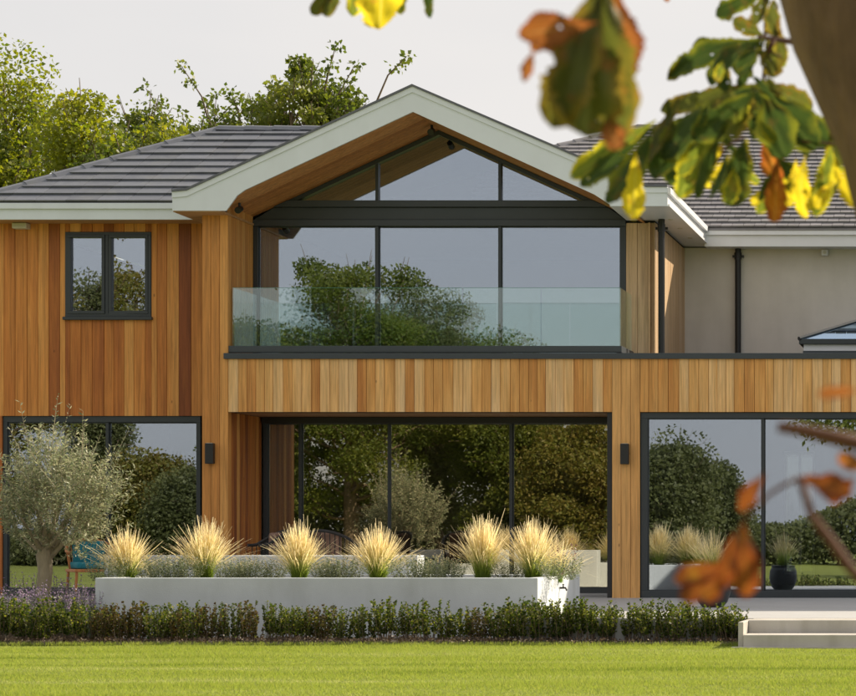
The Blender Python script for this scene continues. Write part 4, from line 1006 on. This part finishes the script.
# low grey shrubs in the planter and lavender in the left bed
sv_=[]
for k in range(4):
    me,_=shrub_mesh(400+k,.24,.24,.2,90,14,.026,.2,M['lf_grey'],up=.75)
    q_,(st,d,ln)=shrub_mesh(450+k,.30,.25,.22,22,7,.016,.35,M['lf_dry'],up=.8,start_u=.8)
    sv_.append((me,q_))
for i,px in enumerate([108,150,168,182,232,252,272,325,345,412,430,448,508,560,240,335]):
    Y=-6.25+rh.uniform(-.1,.35); t=empty('low_shrub',(WX(px,Y),Y,pz-.07)); t.rotation_euler=(0,0,rh.uniform(0,6.28)); s=rh.uniform(.8,1.1); t.scale=(s,s,s)
    gap=next((g for e_,g in ((127,'left of the first feathery grass tuft'),(205,'between the first and second feathery grass tufts'),(299,'between the second and third feathery grass tufts'),(378,'between the third and fourth feathery grass tufts'),(483,'between the fourth and fifth feathery grass tufts')) if px<e_),'among the close pair of grass tufts on the right')
    tag(t,'low grey green mound '+gap,'shrub','low shrubs in the planter '+gap)
    a,b=sv_[i%4]
    for nm,dt in(('foliage',a),('flower_heads',b)):
        o=bpy.data.objects.new(nm,dt); C.objects.link(o); o.parent=t
        if nm!='foliage': o['kind']='stuff'
# purple leaved plant at the right end
me,_=shrub_mesh(470,.42,.2,.18,16,12,.03,.3,leafmat('leaf_purple',[(.08,.03,.05),(.14,.06,.07),(.2,.12,.1)],.3),up=.8)
o=bpy.data.objects.new('purple_shrub',me); C.objects.link(o); o.location=(WX(565,-5.7),-5.7,pz-.07); tag(o,'small purple leaved plant at the right end of the planter','shrub')
lv=[]
for k in range(4):
    me,_=shrub_mesh(500+k,.34,.28,.24,80,14,.032,.18,M['lf_grey'],up=.8)
    fl,_=shrub_mesh(550+k,.52,.30,.26,40,9,.020,.38,M['lf_lav'],up=.9,start_u=.72)
    st_,(st,d,ln)=shrub_mesh(550+k,.52,.30,.26,40,9,.020,.38,M['lf_lav'],up=.9,start_u=.72)
    q=MB()
    for s_,d_,l_ in zip(st,d,ln): q.tube([s_,s_+d_*l_*.5+np.array([0,0,.05*l_]),s_+d_*l_+np.array([0,0,.2*l_])],[.0025,.002,.0015],3,cap=False)
    sm=q.build('stems',M['lf_grey'],None); lv.append((me,fl,sm.data)); bpy.data.objects.remove(sm)
for i,(px,Y) in enumerate([(-8,-6.9),(6,-6.3),(20,-6.95),(30,-5.9),(60,-6.8),(74,-6.2),(84,-6.9),(52,-5.3),(76,-5.2),(10,-5.2),(-5,-5.6),(88,-6.0),(66,-5.6),(36,-6.9)]):
    t=empty('lavender_plant',(WX(px,Y),Y,LZ+.04)); t.rotation_euler=(0,0,rh.uniform(0,6.28)); s=rh.uniform(.85,1.15); t.scale=(s,s,s)
    sd='left of the olive trunk' if px<36 else 'between the olive trunk and the planter'
    rw='close behind the low hedge' if Y<-6.1 else 'towards the terrace'
    tag(t,'faded purple lavender '+sd+', '+rw,'lavender','lavender plants '+sd+', '+rw)
    for nm,dt in zip(('foliage','flower_spikes','stems'),lv[i%4]):
        o=bpy.data.objects.new(nm,dt); C.objects.link(o); o.parent=t
        if nm!='foliage': o['kind']='stuff'
# leaf litter at the hedge foot
n=5000; rr=np.random.default_rng(8); c=np.stack([rr.uniform(-10.3,-2.65,n),rr.uniform(-8.0,-7.0,n),LZ+.02+rr.random(n)*.05],1)
a=unit(rr.normal(size=(n,3))*np.array([1,1,.4])); s=unit(np.cross(a,rand_dirs(rr,n))); L=rr.uniform(.015,.04,n)
o=bpy.data.objects.new('leaf_litter',leaves_mesh('leaf_litter',c,a,s,L,L*.35,leafmat('dead_leaf',[(.10,.06,.035),(.18,.12,.07),(.28,.22,.15)],.1))); C.objects.link(o); tag(o,'fallen brown leaves and mulch on the soil under the hedge','leaf litter',kind='stuff')

# ================================================================== CHESTNUT TREE IN THE FOREGROUND
def chest_leaf_mat(name,base,edge,spot,vein,trans=.5,browning=.5):
    m,t,n,l,out=newmat(name)
    uv=n.new('ShaderNodeUVMap'); sp=n.new('ShaderNodeSeparateXYZ'); l.new(uv.outputs[0],sp.inputs[0])
    oi=n.new('ShaderNodeObjectInfo'); g=n.new('ShaderNodeNewGeometry')
    ab=n.new('ShaderNodeMath'); ab.operation='ABSOLUTE'; l.new(sp.outputs[0],ab.inputs[0])
    # edge colouring
    no=n.new('ShaderNodeTexNoise'); no.inputs['Scale'].default_value=22; no.inputs['Detail'].default_value=5; l.new(g.outputs['Position'],no.inputs['Vector'])
    e1=n.new('ShaderNodeMath'); e1.operation='MULTIPLY_ADD'; e1.inputs[1].default_value=.9; l.new(ab.outputs[0],e1.inputs[0])
    e0=n.new('ShaderNodeMath'); e0.operation='MULTIPLY_ADD'; e0.inputs[1].default_value=1.3; e0.inputs[2].default_value=-.75; l.new(no.outputs['Fac'],e0.inputs[0]); l.new(e0.outputs[0],e1.inputs[2])
    r1=n.new('ShaderNodeMapRange'); r1.inputs['From Min'].default_value=.35; r1.inputs['From Max'].default_value=.8; l.new(e1.outputs[0],r1.inputs['Value'])
    c1=n.new('ShaderNodeMix'); c1.data_type='RGBA'; l.new(r1.outputs[0],c1.inputs['Factor']); c1.inputs['A'].default_value=(*base,1); c1.inputs['B'].default_value=(*edge,1)
    no2=n.new('ShaderNodeTexNoise'); no2.inputs['Scale'].default_value=34; no2.inputs['Detail'].default_value=4; l.new(g.outputs['Position'],no2.inputs['Vector'])
    r2=n.new('ShaderNodeMapRange'); r2.inputs['From Min'].default_value=.58; r2.inputs['From Max'].default_value=.68; r2.inputs['To Max'].default_value=browning; l.new(no2.outputs['Fac'],r2.inputs['Value'])
    c2=n.new('ShaderNodeMix'); c2.data_type='RGBA'; l.new(r2.outputs[0],c2.inputs['Factor']); l.new(c1.outputs['Result'],c2.inputs['A']); c2.inputs['B'].default_value=(*spot,1)
    # veins: midrib and slanted side veins
    v1=n.new('ShaderNodeMath'); v1.operation='MULTIPLY_ADD'; v1.inputs[1].default_value=-.35; l.new(ab.outputs[0],v1.inputs[0]); l.new(sp.outputs[1],v1.inputs[2])
    v2=n.new('ShaderNodeMath'); v2.operation='MULTIPLY'; v2.inputs[1].default_value=13; l.new(v1.outputs[0],v2.inputs[0])
    v3=n.new('ShaderNodeMath'); v3.operation='FRACT'; l.new(v2.outputs[0],v3.inputs[0])
    v4=n.new('ShaderNodeMapRange'); v4.inputs['From Min'].default_value=0; v4.inputs['From Max'].default_value=.16; v4.inputs['To Min'].default_value=.5; v4.inputs['To Max'].default_value=0; l.new(v3.outputs[0],v4.inputs['Value'])
    v5=n.new('ShaderNodeMapRange'); v5.inputs['From Min'].default_value=.02; v5.inputs['From Max'].default_value=.07; v5.inputs['To Min'].default_value=.8; v5.inputs['To Max'].default_value=0; l.new(ab.outputs[0],v5.inputs['Value'])
    v6=n.new('ShaderNodeMath'); v6.operation='MAXIMUM'; l.new(v4.outputs[0],v6.inputs[0]); l.new(v5.outputs[0],v6.inputs[1])
    c3=n.new('ShaderNodeMix'); c3.data_type='RGBA'; l.new(v6.outputs[0],c3.inputs['Factor']); l.new(c2.outputs['Result'],c3.inputs['A']); c3.inputs['B'].default_value=(*vein,1)
    p=n.new('ShaderNodeBsdfPrincipled'); p.inputs['Roughness'].default_value=.5; p.inputs['Specular IOR Level'].default_value=.3; l.new(c3.outputs['Result'],p.inputs['Base Color'])
    tl=n.new('ShaderNodeBsdfTranslucent'); hs=n.new('ShaderNodeHueSaturation'); hs.inputs['Value'].default_value=2.2; l.new(c3.outputs['Result'],hs.inputs['Color']); l.new(hs.outputs[0],tl.inputs['Color'])
    ms=n.new('ShaderNodeMixShader'); ms.inputs[0].default_value=trans; l.new(p.outputs[0],ms.inputs[1]); l.new(tl.outputs[0],ms.inputs[2]); l.new(ms.outputs[0],out.inputs[0])
    bb=n.new('ShaderNodeBump'); bb.inputs['Strength'].default_value=.5; bb.inputs['Distance'].default_value=.003; l.new(v6.outputs[0],bb.inputs['Height']); l.new(bb.outputs[0],p.inputs['Normal'])
    return m
CM={'green':chest_leaf_mat('chestnut_leaf_green',(.035,.06,.012),(.16,.17,.015),(.16,.075,.02),(.07,.10,.025),.32,.35),
    'lime':chest_leaf_mat('chestnut_leaf_lime',(.10,.13,.015),(.42,.36,.015),(.20,.10,.02),(.22,.24,.04),.5,.45),
    'yellow':chest_leaf_mat('chestnut_leaf_yellow',(.42,.34,.012),(.50,.38,.015),(.30,.13,.02),(.5,.45,.08),.5,.5),
    'orange':chest_leaf_mat('chestnut_leaf_orange',(.34,.12,.015),(.24,.06,.012),(.16,.04,.01),(.4,.22,.05),.45,.6),
    'rust':chest_leaf_mat('chestnut_leaf_rust',(.15,.040,.008),(.10,.020,.006),(.26,.13,.015),(.30,.14,.02),.4,.8),
    'brown':chest_leaf_mat('chestnut_leaf_brown',(.26,.09,.02),(.16,.045,.015),(.10,.03,.012),(.32,.18,.06),.35,.6),
    'olive':chest_leaf_mat('chestnut_leaf_olive',(.075,.085,.014),(.19,.14,.018),(.24,.08,.018),(.12,.13,.03),.36,.5)}
ct=empty('chestnut_tree',(.30,-25.4,LZ)); tag(ct,'horse chestnut tree beside the camera with autumn leaves hanging over the top right','tree')
def cpart(o):
    o.parent=ct; o.matrix_parent_inverse=Matrix.Translation(ct.location).inverted(); return o
def P3(px,py,d): return Vector(((px-VX)*d/FPX, d-30, EYE+(VY-py)*d/FPX))
q=MB()
tp=[Vector((.30,-25.4,LZ-.1)),Vector((.29,-25.4,.05)),Vector((.24,-25.4,.5)),Vector((.12,-25.4,1.0)),P3(965,300,4.6),P3(922,130,4.6),P3(868,20,4.6),P3(838,-80,4.6),P3(825,-230,4.7),P3(820,-500,4.9),P3(850,-900,5.1)]
q.tube(tp,[.33,.25,.20,.185,.18,.175,.165,.16,.15,.12,.08],20)
tk=cpart(q.build('trunk',M['bark_chest'],None,smooth=True))
# crown overhead
r=np.random.default_rng(55); cc=[]
top=P3(820,-500,4.9)
for _ in range(60):
    p=rand_dirs(r,1)[0]*(r.random()**.4); cc.append((top.x+1.9+p[0]*2.3,top.y-1.0+p[1]*2.0,4.9+p[2]*1.4))
for _ in range(14):
    p=rand_dirs(r,1)[0]; cc.append((-4.0+p[0]*.9,-25.2+p[1]*.8,3.75+p[2]*.42))
cc=np.array(cc); q=MB()
for c_ in cc:
    st=tp[8+(int(r.integers(0,3)))] ; e=Vector(c_); q.tube([st,st.lerp(e,.5)+Vector((0,0,.15)),e],[.045,.025,.008],5,cap=False)
cpart(q.build('limbs',M['bark_chest'],None,smooth=True))
per=110; n=74*per; idx=np.repeat(np.arange(74),per); off=rand_dirs(r,n)*(r.random(n)**.5)[:,None]*.62; c=cc[idx]+off
a=unit(rand_dirs(r,n)+np.array([0,0,-.8])); s=unit(np.cross(a,rand_dirs(r,n))); L=r.uniform(.10,.19,n)
me=leaves_mesh('crown',c,a,s,L,L*.24,M['lf_mid']); o=bpy.data.objects.new('crown',me); C.objects.link(o); cpart(o)

rl_=random.Random(31)
def leaflet(bp,tp_,wpx,d,kind,tilt=None,droop=None,dz=0,hole=None):
    """one chestnut leaflet from base point to tip point at distance d"""
    A_=P3(*bp,d); B_=P3(*tp_,d); B_.y+=dz*1.0; ax=B_-A_; L=ax.length; t=ax.normalized(); W=wpx*d/FPX/2*(1.12 if d<4 else .90)
    front=Vector((0,-1,0)); side=t.cross(front).normalized(); nrm=side.cross(t).normalized()
    tl_=rl_.uniform(-.75,.75) if tilt is None else tilt
    rot=Matrix.Rotation(tl_,3,t); side=rot@side; nrm=rot@nrm
    dr=rl_.uniform(-.16,.16) if droop is None else droop
    nr=30; nc=10; V=[];F_=[];UV=[]; fold=rl_.uniform(.12,.35); ph=rl_.uniform(0,6); tw=rl_.uniform(-.5,.5)
    for i in range(nr+1):
        u_=i/nr
        wv=(math.sin(math.pi*min(1,u_**1.75))**.62)*(1+.10*math.sin(u_*11+ph)+.07*math.sin(u_*25+ph*2)) if 0<u_<1 else .02
        wv=max(wv,.02); ser=1+.05*(1 if i%2 else -1)+rl_.uniform(-.09,.07)
        for j in range(nc+1):
            s_=(j/nc*2-1); w2=W*wv*(ser if abs(s_)>.9 else 1)
            wave=.13*W*math.sin(u_*15+ph+s_*2)*abs(s_)+.08*W*math.sin(s_*8+u_*9+ph)
            p=A_+t*(L*u_)+side*(s_*w2)+nrm*(abs(s_)*w2*fold+wave+dr*L*math.sin(u_*math.pi)+tw*s_*w2*u_)
            V.append(p); 
    for i in range(nr):
        for j in range(nc):
            a0=i*(nc+1)+j; F_.append((a0,a0+1,a0+nc+2,a0+nc+1))
            for (ii,jj) in((i,j),(i,j+1),(i+1,j+1),(i+1,j)): UV.append((jj/nc*2-1,ii/nr))
    # insect holes
    keepf=[];ku=[]
    for k,f_ in enumerate(F_):
        if rl_.random()<.004: continue
        if hole and math.hypot((UV[4*k][0]-hole[0])*.5,(UV[4*k][1]-hole[1])*1.3)<hole[2]: continue
        keepf.append(f_); ku+=UV[4*k:4*k+4]
    me=bpy.data.meshes.new('leaf'); me.from_pydata([tuple(p) for p in V],[],keepf); me.materials.append(CM[kind]); me.polygons.foreach_set('use_smooth',[True]*len(keepf))
    uv=me.uv_layers.new(name='UVMap'); uv.data.foreach_set('uv',np.array(ku,dtype=np.float32).reshape(-1)); me.update()
    o=bpy.data.objects.new('leaf',me); C.objects.link(o); cpart(o); return o
def Z7(x,y): return (x/3.026+660,y/3.026)
def twig(pts,d,r0,r1,bl=None):
    q=MB(); n=len(pts); P=[P3(x,y,d if not hasattr(d,'__len__') else d[i]) for i,(x,y) in enumerate(pts)]
    q.tube(P,[r0+(r1-r0)*i/(n-1) for i in range(n)],7); return cpart(q.build('twig',M['twig'],None,smooth=True))
n1=Z7(318,120); n2=Z7(312,252); n3=Z7(340,420)
LF=[ # base, tip, width px, depth, colour
 ((300,-10),(168,48),22,5.3,'green'),((330,-30),(215,15),22,5.4,'green'),((330,-30),(285,75),26,5.2,'olive'),((345,-10),(350,110),26,5.1,'olive'),
 ((318,120),(25,232),30,5.2,'green'),((310,115),(98,140),22,5.3,'green'),((318,120),(150,255),34,5.0,'green'),((318,120),(235,230),30,5.1,'green'),
 ((322,125),(345,235),28,5.0,'olive'),((322,120),(380,200),24,5.2,'lime'),((318,110),(220,60),20,5.3,'olive'),
 ((312,252),(2,335),28,5.1,'olive'),((312,252),(5,480),48,4.9,'green'),((300,270),(95,420),36,4.8,'green'),((290,280),(185,420),34,5.1,'olive'),
 ((312,252),(470,455),44,4.9,'green'),((315,260),(380,480),46,4.8,'green'),((318,252),(460,330),34,5.2,'olive'),((330,270),(520,440),38,5.0,'green'),((312,262),(300,420),36,5.0,'olive'),
 ((195,320),(55,600),36,4.9,'lime'),((120,380),(30,560),30,5.0,'green'),((205,370),(110,600),22,4.8,'green'),
 ((255,415),(215,625),38,4.8,'green'),((262,420),(250,560),22,4.9,'lime'),((225,500),(205,622),22,4.7,'lime'),((205,440),(150,605),13,4.7,'green'),
 ((315,400),(350,540),26,5.0,'orange'),((355,480),(345,672),32,4.8,'orange'),((372,482),(300,610),14,4.8,'green'),((350,470),(430,560),22,4.9,'green'),
 ((372,500),(400,600),22,5.0,'yellow'),((440,470),(440,660),28,4.8,'yellow'),((520,420),(470,655),26,4.9,'lime'),((500,440),(530,580),24,5.0,'yellow'),((420,520),(440,590),16,4.9,'green'),
 ((575,455),(590,628),32,4.8,'yellow'),((600,440),(640,560),30,4.9,'lime'),((520,380),(560,500),30,5.0,'olive'),
 ((120,480),(130,525),14,4.9,'orange'),((350,60),(372,190),20,5.1,'olive')]
for b,t_,w_,d,k in LF: leaflet(Z7(*b),Z7(*t_),w_,d,k)
for b,t_,w_,d,k in [((656,120),(570,178),30,4.7,'lime'),((640,140),(580,186),22,4.65,'green'),((655,126),(600,165),22,4.75,'green'),((655,124),(606,204),34,4.8,'green'),((636,150),(633,220),24,4.7,'yellow'),((668,100),(655,180),42,4.9,'green'),((680,95),(640,165),30,4.9,'olive'),
    ((700,48),(667,80),16,5.2,'olive'),((345,-18),(311,14),22,5.2,'olive'),((340,-20),(325,16),22,5.2,'olive'),((376,-45),(378,29),54,5.3,'yellow'),((372,-35),(352,16),24,5.4,'lime'),((382,-35),(402,14),24,5.4,'lime'),((429,-22),(430,18),11,5.3,'green'),
    ((664,-14),(668,2),8,5.0,'brown')]:
    leaflet(b,t_,w_,d,k)
for k in range(60):      # smaller leaflets that fill the spray
    zx,zy=rl_.choice([(60,400),(140,330),(240,300),(330,330),(420,400),(300,170),(200,170),(120,500),(230,500),(350,560),(450,540),(500,470),(420,470),(520,520),(180,420),(290,250)])
    zx+=rl_.uniform(-35,35); zy+=rl_.uniform(-35,35); b=Z7(zx,zy); a_=rl_.uniform(-1.0,1.0); L_=rl_.uniform(16,34)
    leaflet(b,(b[0]+L_*math.sin(a_),b[1]+L_*math.cos(a_)),L_*rl_.uniform(.4,.6),rl_.uniform(4.7,5.3),rl_.choice(['green','green','olive','lime','lime','olive','green'] if zy<380 else ['green','lime','yellow','lime','olive','yellow']))
# nearest, most blurred leaves
for b,t_,w_,d,k in [((606,-28),(584,136),74,2.9,'olive'),((598,-20),(622,140),52,2.95,'olive'),((612,-25),(618,90),50,3.0,'brown'),((604,-5),(552,128),46,2.9,'olive'),
    ((598,22),(518,34),30,2.85,'brown'),((580,30),(530,48),22,2.9,'orange'),((535,48),(524,82),11,2.9,'brown'),((606,112),(618,150),22,2.9,'brown'),((560,28),(548,52),18,2.95,'brown')]:
    leaflet(b,t_,w_,d,k,tilt=rl_.uniform(-.2,.2),hole=((.1,.62,.10) if w_==74 else None))
for b,t_,w_,d,k in [((767,472),(740,512),17,2.3,'rust'),((742,520),(746,598),29,2.3,'rust'),((736,530),(720,590),20,2.35,'rust'),((730,566),(674,580),21,2.3,'rust'),((726,574),(680,599),18,2.3,'rust'),((724,578),(706,602),15,2.35,'rust'),
    ((798,477),(852,494),24,2.3,'rust'),((856,478),(826,500),20,2.35,'rust'),((862,390),(818,394),12,2.2,'brown'),((870,470),(838,455),18,2.3,'brown')]:
    leaflet(b,t_,w_,d,k,tilt=rl_.uniform(-.3,.3))
twig([Z7(600,60),Z7(420,130),Z7(345,118),Z7(300,112)],[4.7,4.9,5.1,5.2],.009,.005); twig([Z7(345,118),Z7(318,180),n2],5.0,.006,.004)
twig([n2,Z7(270,260),Z7(200,330),Z7(190,400)],5.0,.004,.003); twig([n2,Z7(330,330),n3,Z7(372,485)],5.0,.004,.0025); twig([n3,Z7(470,430),Z7(560,440)],4.9,.003,.0025)
twig([Z7(255,415),Z7(205,440),Z7(165,500)],4.8,.003,.002); twig([(664,-30),(640,-12),(606,-20)],3.0,.004,.003)
twig([(870,446),(830,437),(800,430),(778,427)],2.3,.009,.0055); twig([(880,600),(850,568),(830,540),(812,516),(800,478)],2.3,.0065,.004); twig([(800,478),(782,486),(767,496),(742,522)],2.3,.0025,.002)
twig([(920,560),(900,590),(880,600)],[2.6,2.4,2.3],.006,.004); twig([(960,440),(900,450),(870,446)],[3.4,2.7,2.3],.012,.0055); twig([(870,446),(875,520),(880,600)],2.3,.005,.004)
for k in (3.6,): twig([(985,330),(975,390),(960,440)],[4.5,4.0,3.4],.03,.012)
# twigs that carry the hanging groups back to the limb
twig([(830,-230),(720,-140),(620,-60),(604,-20)],[4.7,4.0,3.2,2.95],.02,.004)
twig([(830,-230),(600,-160),(430,-60),(376,-40),(342,-20)],[4.7,5.0,5.2,5.3,5.2],.02,.003); twig([(430,-60),(429,-20)],5.3,.003,.002)
twig([Z7(318,-90),Z7(322,-25),Z7(318,120)],5.2,.006,.004); twig([(830,-230),Z7(400,-150),Z7(318,-90)],[4.7,5.0,5.2],.015,.006)
